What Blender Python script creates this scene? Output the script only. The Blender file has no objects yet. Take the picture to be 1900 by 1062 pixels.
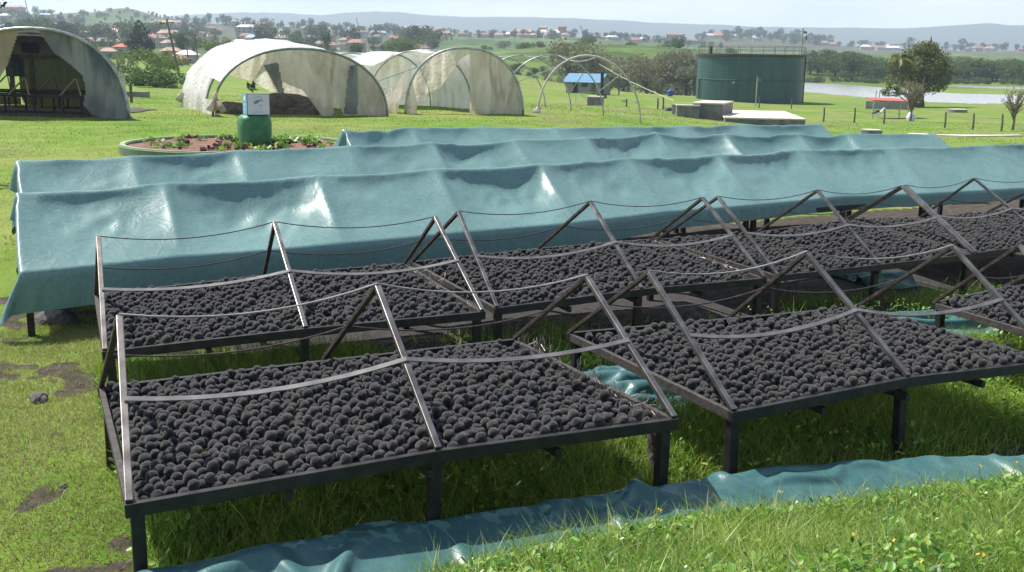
import bpy, math, random
import numpy as np
random.seed(7); rng=np.random.default_rng(7)
SC=bpy.context.scene; COL=SC.collection
# ------------------------------------------------------------------ camera model
F=1970.17; PITCH=math.radians(12.113); ROLL=math.radians(-.8577); H=1.7932
CAM=np.array([0,0,H])
def ray(u,v):
    a=(u-950)/F; b=(531-v)/F
    cr,sr=math.cos(ROLL),math.sin(ROLL)
    x,y=cr*a+sr*b,-sr*a+cr*b
    c,s=math.cos(PITCH),math.sin(PITCH)
    return np.array([x,c+y*s,-s+y*c])
def P(u,v,d):
    r=ray(u,v); return CAM+r*(d/r[1])
def PZ(u,v,z):
    r=ray(u,v); return CAM+r*((z-H)/r[2])
def hz(u): return 108.16+(u-950)*.01497
TX,TY=.00389,-.0213
TH=.43; ROWM=np.array([math.cos(TH),math.sin(TH)]); ROWN=np.array([-math.sin(TH),math.cos(TH)]); ORG=np.array([-1.53,4.07])
def mn(x,y):
    dx=x-ORG[0]; dy=y-ORG[1]
    return dx*ROWM[0]+dy*ROWM[1], dx*ROWN[0]+dy*ROWN[1]
def xy(m,n): 
    return ORG[0]+m*ROWM[0]+n*ROWN[0], ORG[1]+m*ROWM[1]+n*ROWN[1]
def sstep(a,b,x):
    t=np.clip((x-a)/(b-a),0,1); return t*t*(3-2*t)
# ------------------------------------------------------------------ numpy noise
_tab=rng.random((256,256))
def vnoise(x,y):
    x=np.asarray(x,float);y=np.asarray(y,float)
    xi=np.floor(x).astype(int);yi=np.floor(y).astype(int);fx=x-xi;fy=y-yi
    fx=fx*fx*(3-2*fx);fy=fy*fy*(3-2*fy)
    g=lambda i,j:_tab[i%256,j%256]
    return (g(xi,yi)*(1-fx)+g(xi+1,yi)*fx)*(1-fy)+(g(xi,yi+1)*(1-fx)+g(xi+1,yi+1)*fx)*fy
def fbm(x,y,o=4):
    s=0;a=.5
    for k in range(o): s=s+a*vnoise(x*2**k+17*k,y*2**k+31*k);a*=.5
    return s/(1-.5**o)
# ------------------------------------------------------------------ terrain
def hgt_right(d): return np.interp(np.log(d),np.log([4,15,30,58,113,130,160]),[2.34,2.5,2.85,3.55,4.25,4.5,4.6])
ctrl=[] # u,d,h
def cv(u,v,d): ctrl.append((u,d,H-P(u,v,d)[2]))
def ch(u,d,h): ctrl.append((u,d,h))
for u in (-600,0,500,950,1400,1900,2500):
    ch(u,4,2.34); ch(u,8,2.42); ch(u,12,2.44 if u>900 else 2.40)
for u,hh in ((-500,2.35),(100,2.35),(500,2.35),(900,2.4),(1300,2.55),(1700,2.62),(2400,2.7)): ch(u,20,hh)
for u,hh in ((-500,2.15),(0,2.15),(400,2.2),(700,2.2),(960,2.2),(1180,2.45),(1400,3.0),(1650,3.05),(1900,3.05),(2400,3.1)): ch(u,42,hh)
for u,hh in ((-300,2.4),(200,2.45),(600,2.5),(950,2.65),(1180,2.85),(1400,3.5),(1900,3.6),(2400,3.6)): ch(u,62,hh)
for u,hh in ((-300,3.0),(200,3.1),(600,3.3),(950,3.5),(1130,3.65),(1400,4.2),(1650,4.4),(1900,4.35),(2400,4.4)): ch(u,113,hh)
for u,hh in ((1400,4.65),(1560,4.65),(1700,4.65),(1900,4.65),(2400,4.7)): ch(u,150,hh)
for u,hh in ((1100,4.2),(1250,4.4),(1500,4.5),(1700,4.5),(1900,4.5),(2400,4.5)): ch(u,262,hh)
for u,v,d in ((-400,135,150),(-400,112,230),(-400,82,420),(-400,55,680),(-400,32,950),(-400,40,1500),
  (0,135,150),(0,112,230),(0,88,400),(0,60,680),(0,33,950),(0,45,1500),
  (130,132,150),(130,110,230),(130,86,400),(130,62,680),(130,34,950),(130,50,1500),
  (200,62,700),(200,36,1000),(260,133,150),(260,108,250),(260,88,420),(260,66,700),(260,42,950),(255,21,1350),(255,60,2200),
  (320,66,680),(320,38,1250),(330,52,900),(420,132,150),(420,108,250),(420,92,420),(420,70,680),(420,48,950),(420,62,1500),
  (600,130,150),(600,112,250),(600,98,420),(600,76,680),(600,55,950),(600,70,1500),
  (760,128,160),(760,116,260),(760,100,420),(760,80,680),(760,64,950),(760,80,1500),
  (900,130,160),(900,112,280),(900,90,500),(900,72,850),(900,84,1500),
  (1100,118,270),(1100,100,480),(1100,74,850),(1100,88,1500),
  (1250,116,280),(1250,104,480),(1250,82,900),(1250,92,1500),
  (1350,105,480),(1350,90,900),(1350,70,1300),(1350,95,2000),(1430,70,1300),(1430,98,2000),(1520,104,600),(1520,86,1250),(1520,100,2000),
  (1650,112,450),(1650,104,700),(1650,93,1200),(1650,103,2000),(1900,118,450),(1900,110,700),(1900,97,1200),(1900,107,2000),(2400,122,450),(2400,115,700),(2400,105,1200),(2400,114,2000)):
    cv(u,v,d)
for u in (-500,0,400,800,1200,1600,2000,2500): cv(u,hz(u)+2,5000); cv(u,hz(u)+1.4,9000)
C=np.array(ctrl)
def feat(u,d): return np.stack([(u-950)/F*2.6,np.log(d)],-1)
def azu(x,y):
    d=np.maximum(y,2.5); return np.clip(950+F*(x/d),-700,2600),d
CF=feat(C[:,0],C[:,1])
def U(r2): return np.where(r2>1e-12,r2*np.log(np.maximum(r2,1e-12))*.5,0)
def tps_fit(X,y,lam=1e-3):
    n=len(X);K=U(((X[:,None]-X[None])**2).sum(-1))+lam*np.eye(n)
    Pm=np.c_[np.ones(n),X];A=np.block([[K,Pm],[Pm.T,np.zeros((3,3))]])
    return np.linalg.solve(A,np.r_[y,0,0,0])
# fit the slope h/d-like quantity scaled so that near and far have comparable weight
def sc(d): return 1/(1+d/150.)
TW=tps_fit(CF,C[:,2]*sc(C[:,1]))
def tps(u,d):
    X=feat(u,d);out=np.empty(len(X))
    for i in range(0,len(X),20000):
        q=X[i:i+20000];r2=((q[:,None]-CF[None])**2).sum(-1)
        out[i:i+20000]=U(r2)@TW[:-3]+TW[-3]+q@TW[-2:]
    return out/sc(d)
def bank0(m): return np.interp(m,[-6,-1.5,-.5,.3,.7,1.08,1.66,2.29,2.87,3.3,3.8,4.45,8],[-8,-4.2,-2.6,-1.2,-.6,-.2,-.15,-.15,-.26,-.31,-.34,-.37,-.39])
def bank(x,y):
    m,n=mn(x,y)
    t=bank0(m)-n
    return .42*sstep(0,.8,t)+.42*sstep(.6,2.4,t)
LAKEH=4.6
LK=[(1430,150),(1497,153),(1560,157),(1625,162),(1690,167),(1760,173),(1830,175),(1960,178),(2300,186),(2300,202),(1900,193),(1800,194),(1740,192),(1690,189),(1640,186),(1560,178),(1497,172),(1430,168)]
LK2=[(1728,157.5),(1800,159),(1900,162),(2300,168),(2300,176),(1900,167),(1840,164.5),(1780,162),(1740,160)]
def inpoly(px,py,poly):
    c=np.zeros(len(px),bool)
    for (x1,y1),(x2,y2) in zip(poly,poly[1:]+poly[:1]):
        k=((y1>py)!=(y2>py))&(px<(x2-x1)*(py-y1)/((y2-y1) if y2!=y1 else 1e-9)+x1)
        c^=k
    return c
LP=[PZ(u,v,H-LAKEH)[:2].tolist() for u,v in LK]; LP2=[PZ(u,v,H-LAKEH)[:2].tolist() for u,v in LK2]
HILL=[0.]
def terrain(x,y):
    x=np.atleast_1d(np.asarray(x,float));y=np.atleast_1d(np.asarray(y,float))
    u,d=azu(x,y)
    z=H-tps(u,d)
    near=-.55+TX*x+TY*(np.clip(y,-8,12)-4)
    k=sstep(8,15,y)
    z=near*(1-k)+z*k
    dd=np.hypot(x,y)
    if HILL[0]:
        du=(u-258); z=z+HILL[0]*np.exp(-(du/np.where(du<0,62.,34.))**2-((y-1280)/210)**2)*(y>700)
    z=z+(fbm(x*.8,y*.8,3)-.5)*.07*sstep(3,8,dd)*(1-sstep(60,120,dd))+(fbm(x*.15,y*.15,3)-.5)*.25*sstep(14,30,dd)*(1-sstep(90,160,dd))+(fbm(x*.02,y*.02,4)-.5)*5*sstep(330,600,dd)
    z=np.where((dd<40),z+bank(x,y),z)
    lk=(y>95)&(y<420)&(u>1380)
    if lk.any():
        i=np.where(lk)[0]
        ins=inpoly(x[i],y[i],LP)|inpoly(x[i],y[i],LP2)
        z[i]=np.where(ins,H-LAKEH-.35,np.maximum(z[i],H-LAKEH+.06+.12*fbm(x[i]*.2,y[i]*.2,2)))
    return z
def tz(x,y): return float(terrain([x],[y])[0])
_hx=(258-950)/F*1280; HILL[0]=max(0.,P(258,19,1280)[2]-tz(_hx,1280))
def G(u,d,dz=0.):
    """point on the terrain straight below image column u at distance d"""
    x=(u-950)/F*d; p=None
    for _ in range(3):
        z=tz(x,d); dep=d*math.cos(PITCH)-(z-H)*math.sin(PITCH)
        # column shift with roll ignored below ~1px
        x=(u-950)/F*dep
    return np.array([x,d,tz(x,d)+dz])
# ------------------------------------------------------------------ materials
MATS={}
def nmat(name):
    m=bpy.data.materials.new(name); m.use_nodes=True
    n=m.node_tree.nodes; b=n['Principled BSDF']; MATS[name]=m
    return m,n,m.node_tree.links,b
def noise(n,l,scale,detail=4,coord='Object',rough=.55,dist=0.,vec=None):
    t=n.new('ShaderNodeTexNoise'); t.inputs['Scale'].default_value=scale; t.inputs['Detail'].default_value=detail
    t.inputs['Roughness'].default_value=rough; t.inputs['Distortion'].default_value=dist
    if vec is None:
        c=n.new('ShaderNodeTexCoord'); l.new(c.outputs[coord],t.inputs['Vector'])
    else: l.new(vec,t.inputs['Vector'])
    return t
def ramp(n,l,src,stops):
    r=n.new('ShaderNodeValToRGB'); l.new(src,r.inputs['Fac'])
    e=r.color_ramp.elements
    while len(e)<len(stops): e.new(.5)
    for k,(p,c) in enumerate(stops): e[k].position=p; e[k].color=(*c,1) if len(c)==3 else c
    return r
def mix(n,l,fac,a,b,typ='MIX'):
    m=n.new('ShaderNodeMix'); m.data_type='RGBA'; m.blend_type=typ
    for s,val in ((0,fac),(6,a),(7,b)):
        if hasattr(val,'is_output') or isinstance(val,bpy.types.NodeSocket): l.new(val,m.inputs[s])
        elif s==0: m.inputs[0].default_value=val
        else: m.inputs[s].default_value=(*val,1)
    return m.outputs[2]
def bump(n,l,b,src,strength,dist):
    q=n.new('ShaderNodeBump'); q.inputs['Strength'].default_value=strength; q.inputs['Distance'].default_value=dist
    l.new(src,q.inputs['Height']); l.new(q.outputs['Normal'],b.inputs['Normal']); return q
def simple(name,col,col2=None,scale=6,rough=.6,metal=0.,bscale=None,bstr=.3,bdist=.01,spec=.5,detail=5,p0=.35,p1=.68):
    m,n,l,b=nmat(name)
    b.inputs['Roughness'].default_value=rough; b.inputs['Metallic'].default_value=metal; b.inputs['Specular IOR Level'].default_value=spec
    if col2 is not None:
        t=noise(n,l,scale,detail); r=ramp(n,l,t.outputs['Fac'],[(p0,col),(p1,col2)]); l.new(r.outputs['Color'],b.inputs['Base Color'])
    else: b.inputs['Base Color'].default_value=(*col,1)
    if bscale: 
        t2=noise(n,l,bscale,4); bump(n,l,b,t2.outputs['Fac'],bstr,bdist)
    return m
def leafmat(name,cols,rough=.5,trans=.35,spec=.4,big=None):
    """random colour per leaf (mesh island) + translucency"""
    m,n,l,b=nmat(name); g=n.new('ShaderNodeNewGeometry')
    r=ramp(n,l,g.outputs['Random Per Island'],[(i/(len(cols)-1),c) for i,c in enumerate(cols)])
    out=r.outputs['Color']
    if big:
        t=noise(n,l,big[0],3); rr=ramp(n,l,t.outputs['Fac'],[(.38,(0,0,0)),(.62,(1,1,1))]); out=mix(n,l,rr.outputs['Color'],out,mix(n,l,.65,out,big[1]))
    l.new(out,b.inputs['Base Color']); b.inputs['Roughness'].default_value=rough; b.inputs['Specular IOR Level'].default_value=spec
    tr=n.new('ShaderNodeBsdfTranslucent'); l.new(out,tr.inputs['Color'])
    ms=n.new('ShaderNodeMixShader'); ms.inputs[0].default_value=trans
    l.new(b.outputs[0],ms.inputs[1]); l.new(tr.outputs[0],ms.inputs[2])
    l.new(ms.outputs[0],n['Material Output'].inputs['Surface'])
    return m
def clothmat(name,c1,c2,scale,trans,rough=.5,alpha=0.,bstr=.3,bscale=9,bdist=.02,stain_shade=None):
    m,n,l,b=nmat(name)
    cc=n.new('ShaderNodeTexCoord'); mm=n.new('ShaderNodeMapping'); mm.inputs['Scale'].default_value=(1.6,1.6,.45); l.new(cc.outputs['Object'],mm.inputs['Vector'])  # stretched upright: streaks paint fold shading into the colour, along with stains
    t=noise(n,l,scale,7,dist=.6,vec=mm.outputs['Vector']); r=ramp(n,l,t.outputs['Fac'],[(.36,c1),(.62,c2)]); out=r.outputs['Color']
    if stain_shade:
        t3=noise(n,l,stain_shade[1],5,dist=1.2,vec=mm.outputs['Vector']); r3=ramp(n,l,t3.outputs['Fac'],[(.5,(0,0,0)),(.68,(1,1,1))]); out=mix(n,l,r3.outputs['Color'],out,stain_shade[0])
    l.new(out,b.inputs['Base Color']); b.inputs['Roughness'].default_value=rough
    t2=noise(n,l,bscale,5,dist=1.); bq=bump(n,l,b,t2.outputs['Fac'],bstr,bdist)
    tr=n.new('ShaderNodeBsdfTranslucent'); l.new(out,tr.inputs['Color']); l.new(bq.outputs['Normal'],tr.inputs['Normal'])
    ms=n.new('ShaderNodeMixShader'); ms.inputs[0].default_value=trans
    l.new(b.outputs[0],ms.inputs[1]); l.new(tr.outputs[0],ms.inputs[2]); sh=ms.outputs[0]
    if alpha:
        tp=n.new('ShaderNodeBsdfTransparent'); m2=n.new('ShaderNodeMixShader'); m2.inputs[0].default_value=alpha
        l.new(sh,m2.inputs[1]); l.new(tp.outputs[0],m2.inputs[2]); sh=m2.outputs[0]
    l.new(sh,n['Material Output'].inputs['Surface'])
    return m
def holes(m,f):
    n=m.node_tree.nodes;l=m.node_tree.links; tp=n.new('ShaderNodeBsdfTransparent'); ms=n.new('ShaderNodeMixShader'); ms.inputs[0].default_value=f
    l.new(n['Principled BSDF'].outputs[0],ms.inputs[1]); l.new(tp.outputs[0],ms.inputs[2]); l.new(ms.outputs[0],n['Material Output'].inputs['Surface'])
# ground
def ground_mat():
    m,n,l,b=nmat('ground_soil_and_turf')
    at=n.new('ShaderNodeAttribute'); at.attribute_name='cover'; at.attribute_type='GEOMETRY'
    sp=n.new('ShaderNodeSeparateColor'); l.new(at.outputs['Color'],sp.inputs[0])
    at2=n.new('ShaderNodeAttribute'); at2.attribute_name='zone'; at2.attribute_type='GEOMETRY'
    s2=n.new('ShaderNodeSeparateColor'); l.new(at2.outputs['Color'],s2.inputs[0])
    f=noise(n,l,1.1,8,rough=.65); fr=ramp(n,l,f.outputs['Fac'],[(.3,(.085,.175,.018)),(.5,(.14,.25,.03)),(.7,(.22,.31,.055))])
    f2=noise(n,l,28,5,rough=.7); fr2=ramp(n,l,f2.outputs['Fac'],[(.3,(.55,.6,.5)),(.7,(1.25,1.2,1.15))])
    lawn=mix(n,l,1,fr.outputs['Color'],fr2.outputs['Color'],'MULTIPLY')
    lw=noise(n,l,.16,5,rough=.6); lwr=ramp(n,l,lw.outputs['Fac'],[(.42,(0,0,0)),(.66,(1,1,1))])
    lawn=mix(n,l,lwr.outputs['Color'],lawn,mix(n,l,.5,lawn,(.3,.27,.1)))
    # soil
    g=noise(n,l,9,8,rough=.7); gr=ramp(n,l,g.outputs['Fac'],[(.3,(.03,.025,.021)),(.7,(.12,.1,.08))])
    a=noise(n,l,14,8,rough=.75); ar=ramp(n,l,a.outputs['Fac'],[(.3,(.03,.028,.028)),(.7,(.085,.079,.076))])
    edge=noise(n,l,5,6,rough=.7)
    def thr(sock,w=.5):
        q=n.new('ShaderNodeMath'); q.operation='MULTIPLY_ADD'; l.new(edge.outputs['Fac'],q.inputs[0]); q.inputs[1].default_value=w; q.inputs[2].default_value=-w*.5
        s=n.new('ShaderNodeMath'); s.operation='ADD'; l.new(sock,s.inputs[0]); l.new(q.outputs[0],s.inputs[1])
        r=ramp(n,l,s.outputs[0],[(.4,(0,0,0)),(.6,(1,1,1))]); return r.outputs['Color']
    c=mix(n,l,thr(sp.outputs[0],1.),lawn,gr.outputs['Color'])
    c=mix(n,l,thr(sp.outputs[1],.8),c,ar.outputs['Color'])
    # far fields
    k=noise(n,l,.012,7,rough=.62); kr=ramp(n,l,k.outputs['Fac'],[(.32,(.05,.085,.025)),(.5,(.1,.16,.03)),(.66,(.17,.2,.06))])
    k2=noise(n,l,.09,6,rough=.7); k2r=ramp(n,l,k2.outputs['Fac'],[(.44,(.5,.55,.5)),(.58,(1.1,1.1,1.1))])
    far=mix(n,l,1,kr.outputs['Color'],k2r.outputs['Color'],'MULTIPLY')
    c=mix(n,l,s2.outputs[0],c,far)
    red=noise(n,l,.03,5); redr=ramp(n,l,red.outputs['Fac'],[(.4,(.05,.075,.03)),(.65,(.13,.11,.07))])
    c=mix(n,l,s2.outputs[1],c,redr.outputs['Color'])
    dk=noise(n,l,.35,6,rough=.7); dkr=ramp(n,l,dk.outputs['Fac'],[(.5,(0,0,0)),(.62,(1,1,1))])
    dm=n.new('ShaderNodeMath'); dm.operation='MULTIPLY'; l.new(sp.outputs[2],dm.inputs[0]); l.new(dkr.outputs['Color'],dm.inputs[1])
    c=mix(n,l,dm.outputs[0],c,(.19,.155,.1))
    l.new(c,b.inputs['Base Color']); b.inputs['Roughness'].default_value=.95; b.inputs['Specular IOR Level'].default_value=.15
    bt=noise(n,l,30,6,rough=.75); bump(n,l,b,bt.outputs['Fac'],.7,.03)
    return m
def tarpmat(name,c1,c2,rough,crease=.2):
    m,n,l,b=nmat(name)
    t=noise(n,l,1.3,6,rough=.6,dist=.4); r=ramp(n,l,t.outputs['Fac'],[(.35,c1),(.7,c2)])
    d=noise(n,l,26,6,rough=.75); dr=ramp(n,l,d.outputs['Fac'],[(.25,(.72,.72,.7)),(.6,(1.04,1.04,1.04))])
    l.new(mix(n,l,1,r.outputs['Color'],dr.outputs['Color'],'MULTIPLY'),b.inputs['Base Color'])
    rt=noise(n,l,7,5); rr=n.new('ShaderNodeMapRange'); rr.inputs[3].default_value=rough-.07; rr.inputs[4].default_value=rough+.13
    l.new(rt.outputs['Fac'],rr.inputs[0]); l.new(rr.outputs[0],b.inputs['Roughness'])
    b.inputs['Specular IOR Level'].default_value=.55
    # fine cockling of the sheet + weave
    w=noise(n,l,4.5,5,rough=.5,dist=1.6); q1=n.new('ShaderNodeBump'); q1.inputs['Strength'].default_value=.14; q1.inputs['Distance'].default_value=.012; l.new(w.outputs['Fac'],q1.inputs['Height'])
    cr=noise(n,l,2.6,6,rough=.62,dist=.8); ab=n.new('ShaderNodeMath'); ab.operation='SUBTRACT'; l.new(cr.outputs['Fac'],ab.inputs[0]); ab.inputs[1].default_value=.5
    a2=n.new('ShaderNodeMath'); a2.operation='ABSOLUTE'; l.new(ab.outputs[0],a2.inputs[0]); a3=n.new('ShaderNodeMath'); a3.operation='MINIMUM'; l.new(a2.outputs[0],a3.inputs[0]); a3.inputs[1].default_value=.07
    q3=n.new('ShaderNodeBump'); q3.inputs['Strength'].default_value=crease; q3.inputs['Distance'].default_value=.12; q3.invert=True; l.new(a3.outputs[0],q3.inputs['Height']); l.new(q1.outputs['Normal'],q3.inputs['Normal']); q1=q3
    w2=noise(n,l,60,3); q2=n.new('ShaderNodeBump'); q2.inputs['Strength'].default_value=.12; q2.inputs['Distance'].default_value=.003
    l.new(w2.outputs['Fac'],q2.inputs['Height']); l.new(q1.outputs['Normal'],q2.inputs['Normal']); l.new(q2.outputs['Normal'],b.inputs['Normal'])
    return m
def ballmat():
    m,n,l,b=nmat('charcoal_dust_ball')
    g=n.new('ShaderNodeNewGeometry')
    oi=n.new('ShaderNodeObjectInfo'); ad=n.new('ShaderNodeMath'); ad.operation='ADD'; l.new(g.outputs['Random Per Island'],ad.inputs[0]); l.new(oi.outputs['Random'],ad.inputs[1])
    fr=n.new('ShaderNodeMath'); fr.operation='FRACT'; l.new(ad.outputs[0],fr.inputs[0])
    r=ramp(n,l,fr.outputs[0],[(0,(.007,.0062,.0062)),(.7,(.019,.0165,.0162)),(1,(.038,.032,.03))])
    ge=n.new('ShaderNodeNewGeometry')
    t=noise(n,l,170,4,rough=.8,vec=ge.outputs['Position']); tr=ramp(n,l,t.outputs['Fac'],[(.36,(.35,.35,.35)),(.6,(1.25,1.22,1.2)),(.76,(2.3,2.2,2.1))])
    l.new(mix(n,l,1,r.outputs['Color'],tr.outputs['Color'],'MULTIPLY'),b.inputs['Base Color'])
    b.inputs['Roughness'].default_value=.9; b.inputs['Specular IOR Level'].default_value=.2
    b.inputs['Sheen Weight'].default_value=.25; b.inputs['Sheen Roughness'].default_value=.6
    t2=noise(n,l,120,4,rough=.75,vec=ge.outputs['Position']); bump(n,l,b,t2.outputs['Fac'],.8,.008)
    return m
M={}
M['ground']=ground_mat()
M['tarp']=tarpmat('teal_pvc_sheet',(.125,.235,.228),(.155,.275,.266),.37)
M['tarp_ground']=tarpmat('teal_pvc_sheet_dirty',(.045,.13,.135),(.072,.172,.172),.32,.1)
M['ball']=ballmat()
M['black_iron']=simple('blackened_iron',(.012,.0115,.012),(.035,.031,.03),14,.5,.3,60,.3,.002)
M['bare_steel']=simple('bare_angle_steel',(.16,.14,.13),(.32,.3,.28),9,.36,.85,40,.2,.002)
M['rust_steel']=simple('rusty_angle_steel',(.035,.026,.022),(.11,.085,.07),18,.6,.5,50,.3,.002)
M['strap']=simple('galvanised_flat_strap',(.14,.133,.132),(.24,.228,.225),8,.5,.4,50,.15,.002)
M['wire']=simple('dark_wire',(.06,.045,.04),(.13,.1,.09),20,.6,.4)
M['mesh']=simple('black_mesh_floor',(.008,.008,.009),(.02,.019,.02),40,.8,0,90,.5,.003)
holes(M['mesh'],.14)
M['fringe']=simple('rusty_wire_ends',(.25,.22,.2),(.4,.36,.33),20,.45,.6)
M['soot_rail']=simple('sooty_end_rail',(.03,.025,.023),(.085,.07,.062),30,.7,.2,60,.4,.003)
M['blade']=leafmat('grass_blade',[(.12,.155,.022),(.19,.24,.04),(.27,.31,.065),(.36,.35,.13),(.47,.41,.22)],.5,.4,.3,(.55,(.36,.31,.15)))
M['blade_meadow']=leafmat('meadow_blade',[(.08,.16,.016),(.14,.25,.028),(.2,.32,.042),(.27,.36,.075)],.5,.4,.3,(.3,(.25,.27,.07)))
M['blade_tall']=leafmat('tall_grass_blade',[(.06,.14,.012),(.14,.28,.022),(.24,.42,.035),(.36,.46,.08),(.5,.5,.17)],.5,.42)
M['blade_bank']=leafmat('lush_grass_blade',[(.05,.115,.014),(.14,.27,.026),(.27,.42,.045),(.4,.5,.1),(.56,.52,.25)],.42,.42,.4,(1.6,(.13,.24,.03)))
M['herb']=leafmat('broad_weed_leaf',[(.035,.11,.015),(.09,.24,.024),(.2,.39,.042),(.34,.47,.11)],.42,.38)
M['flower_yellow']=simple('small_yellow_petals',(.55,.36,.03),None,rough=.6)
M['flower_white']=simple('small_white_petals',(.7,.68,.6),None,rough=.6)
M['rock']=simple('grey_lava_rock',(.06,.055,.052),(.17,.155,.15),7,.9,0,18,.8,.03)
M['pvc_white']=clothmat('white_greenhouse_film',(.76,.75,.71),(.86,.85,.83),1.6,.26,.45,0,.9,4,.06,((.66,.6,.5),.9))
M['film_beige']=clothmat('dusty_beige_film',(.6,.53,.43),(.82,.78,.71),1.1,.58,.5,.1,.9,5,.06,((.5,.42,.32),1.0))
M['film_grey']=clothmat('sooty_grey_film',(.11,.11,.105),(.3,.3,.29),.8,.2,.45,.06,.6,3.5,.04,((.07,.09,.11),.6))
M['film_tan']=clothmat('tan_shade_cloth',(.4,.31,.2),(.55,.45,.31),1,.45,.6,.03)
M['film_mesh']=clothmat('thin_dark_insect_net',(.02,.022,.02),(.05,.05,.045),2,.02,.8,.04)
M['hoop']=simple('galvanised_hoop_pipe',(.26,.29,.29),(.48,.5,.5),5,.38,.7)
M['hoop_dull']=simple('dull_hoop_pipe',(.17,.2,.2),(.3,.33,.33),5,.45,.5)
M['wrap']=simple('pale_rag_wrap',(.4,.38,.35),(.6,.58,.54),12,.8)
M['soil_heap']=simple('dried_sludge',(.05,.042,.038),(.13,.11,.1),5,.95,0,9,.9,.1)
M['tank']=None
M['concrete']=simple('weathered_concrete',(.3,.28,.25),(.46,.44,.4),2.2,.9,0,20,.4,.01)
M['concrete_dark']=simple('dark_shaded_concrete',(.13,.125,.12),(.24,.23,.22),2.5,.9,0,20,.4,.01)  # mostly box sides: darker, the shade on them put into the colour
M['concrete_pale']=simple('pale_sunlit_concrete',(.52,.46,.38),(.66,.6,.52),1.5,.9,0,20,.3,.01)  # box tops and lids: paler, sunlight on them put into the colour
M['roof_blue']=simple('blue_iron_sheet',(.09,.22,.36),(.12,.27,.42),2,.4,.1)
M['grey_wall']=simple('grey_block_wall',(.23,.215,.2),(.33,.31,.29),3,.9,0,15,.3,.01)
M['dark_opening']=simple('dark_doorway',(.012,.013,.014),None,rough=.6)
M['window_glass']=simple('dim_window_pane',(.03,.035,.04),None,rough=.12)
M['timber']=simple('weathered_timber',(.09,.07,.055),(.2,.165,.13),6,.85,0,25,.5,.01)
M['timber_pale']=simple('pale_timber',(.36,.28,.18),(.5,.4,.27),6,.8)
M['black_pipe']=simple('black_stove_pipe',(.012,.012,.013),None,rough=.5)
M['rope']=simple('pale_rope',(.5,.5,.36),None,rough=.9)
M['blue_plastic']=simple('blue_plastic',(.03,.08,.42),None,rough=.35)
M['roof_red']=simple('red_iron_sheet',(.4,.07,.04),(.52,.12,.07),2,.5)
M['roof_clay']=simple('clay_tile_roof',(.28,.14,.1),(.38,.21,.15),.6,.8)
M['roof_rust']=simple('rusted_sheet_roof',(.34,.21,.16),(.45,.3,.23),.6,.7)
M['roof_pale']=simple('pale_sheet_roof',(.6,.6,.6),(.75,.75,.74),.6,.45)
M['roof_sky']=simple('light_blue_sheet_roof',(.2,.42,.58),(.28,.5,.66),.6,.5)
M['roof_brown']=simple('dark_brown_roof',(.13,.09,.075),(.2,.14,.11),.6,.7)
M['wall_cream']=simple('cream_render',(.5,.45,.37),(.6,.55,.47),.6,.9)
M['wall_pink']=simple('pinkish_render',(.42,.3,.25),(.52,.39,.33),.6,.9)
M['wall_grey']=simple('grey_render',(.3,.29,.28),(.4,.39,.38),.6,.9)
M['wall_brick']=simple('brown_brick_wall',(.3,.14,.1),(.4,.2,.15),.8,.9)
M['green_paint']=simple('flaking_green_paint',(.025,.13,.05),(.05,.22,.085),5,.5,0,12,.4,.02)
M['rim_top']=simple('worn_green_rim',(.22,.3,.17),(.38,.42,.27),5,.85)
M['rim_side']=simple('green_rim_face',(.1,.17,.09),(.17,.24,.14),5,.9)
M['red_soil']=simple('red_garden_soil',(.14,.07,.045),(.24,.125,.08),6,.95,0,18,.8,.03)
M['purple_leaf']=leafmat('purple_leaf',[(.05,.02,.025),(.09,.04,.045),(.13,.075,.07)],.5,.2)
M['sign_white']=simple('white_sign_board',(.6,.6,.66),(.66,.66,.72),3,.45)
M['sign_blue']=simple('light_blue_sign_board',(.13,.42,.62),(.2,.5,.68),3,.45)
M['sign_frame']=simple('grey_sign_edge',(.1,.11,.13),None,rough=.5)
M['sign_teal']=simple('teal_sign_print',(.06,.26,.3),None,rough=.5)
M['sign_grey']=simple('grey_sign_print',(.38,.37,.44),None,rough=.5)
M['sign_dark']=simple('dark_sign_print',(.03,.04,.03),None,rough=.5)
M['sign_pale']=simple('white_sign_print',(.78,.8,.8),None,rough=.5)
M['bark']=simple('grey_brown_bark',(.055,.042,.033),(.13,.105,.085),4,.95,0,14,.7,.03)
M['bark_pale']=simple('pale_bark',(.16,.13,.1),(.28,.24,.19),4,.95)
LF={}
LF['acacia']=leafmat('acacia_leaf',[(0.057, 0.093, 0.03), (0.09, 0.135, 0.042), (0.128, 0.18, 0.06)],.7,.2,.15)
LF['acacia_brown']=leafmat('dry_acacia_leaf',[(.13,.145,.07),(.2,.2,.11),(.28,.25,.16)],.7,.28,.15)
LF['dense']=leafmat('dark_leaf',[(0.03, 0.061, 0.022), (0.054, 0.095, 0.03), (0.081, 0.128, 0.043)],.65,.18,.2)
LF['bright']=leafmat('yellow_green_leaf',[(0.081, 0.135, 0.027), (0.135, 0.203, 0.038), (0.203, 0.257, 0.061)],.6,.28,.2)
LF['conifer']=leafmat('blue_green_needles',[(.018,.034,.018),(.03,.05,.026),(.045,.07,.035)],.7,.12,.15)
LF['fig']=leafmat('olive_fig_leaf',[(.09,.12,.04),(.16,.18,.07),(.25,.24,.11),(.15,.21,.05)],.6,.3,.2)
LF['palm']=leafmat('palm_frond_leaf',[(.07,.11,.02),(.13,.17,.03),(.25,.2,.06)],.5,.25)
LF['twig']=leafmat('bare_twig',[(.14,.12,.08),(.22,.2,.13)],.8,.05)
LF['shrub']=leafmat('shrub_leaf',[(0.056, 0.105, 0.025), (0.098, 0.168, 0.036), (0.14, 0.224, 0.049)],.6,.25,.2)
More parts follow.
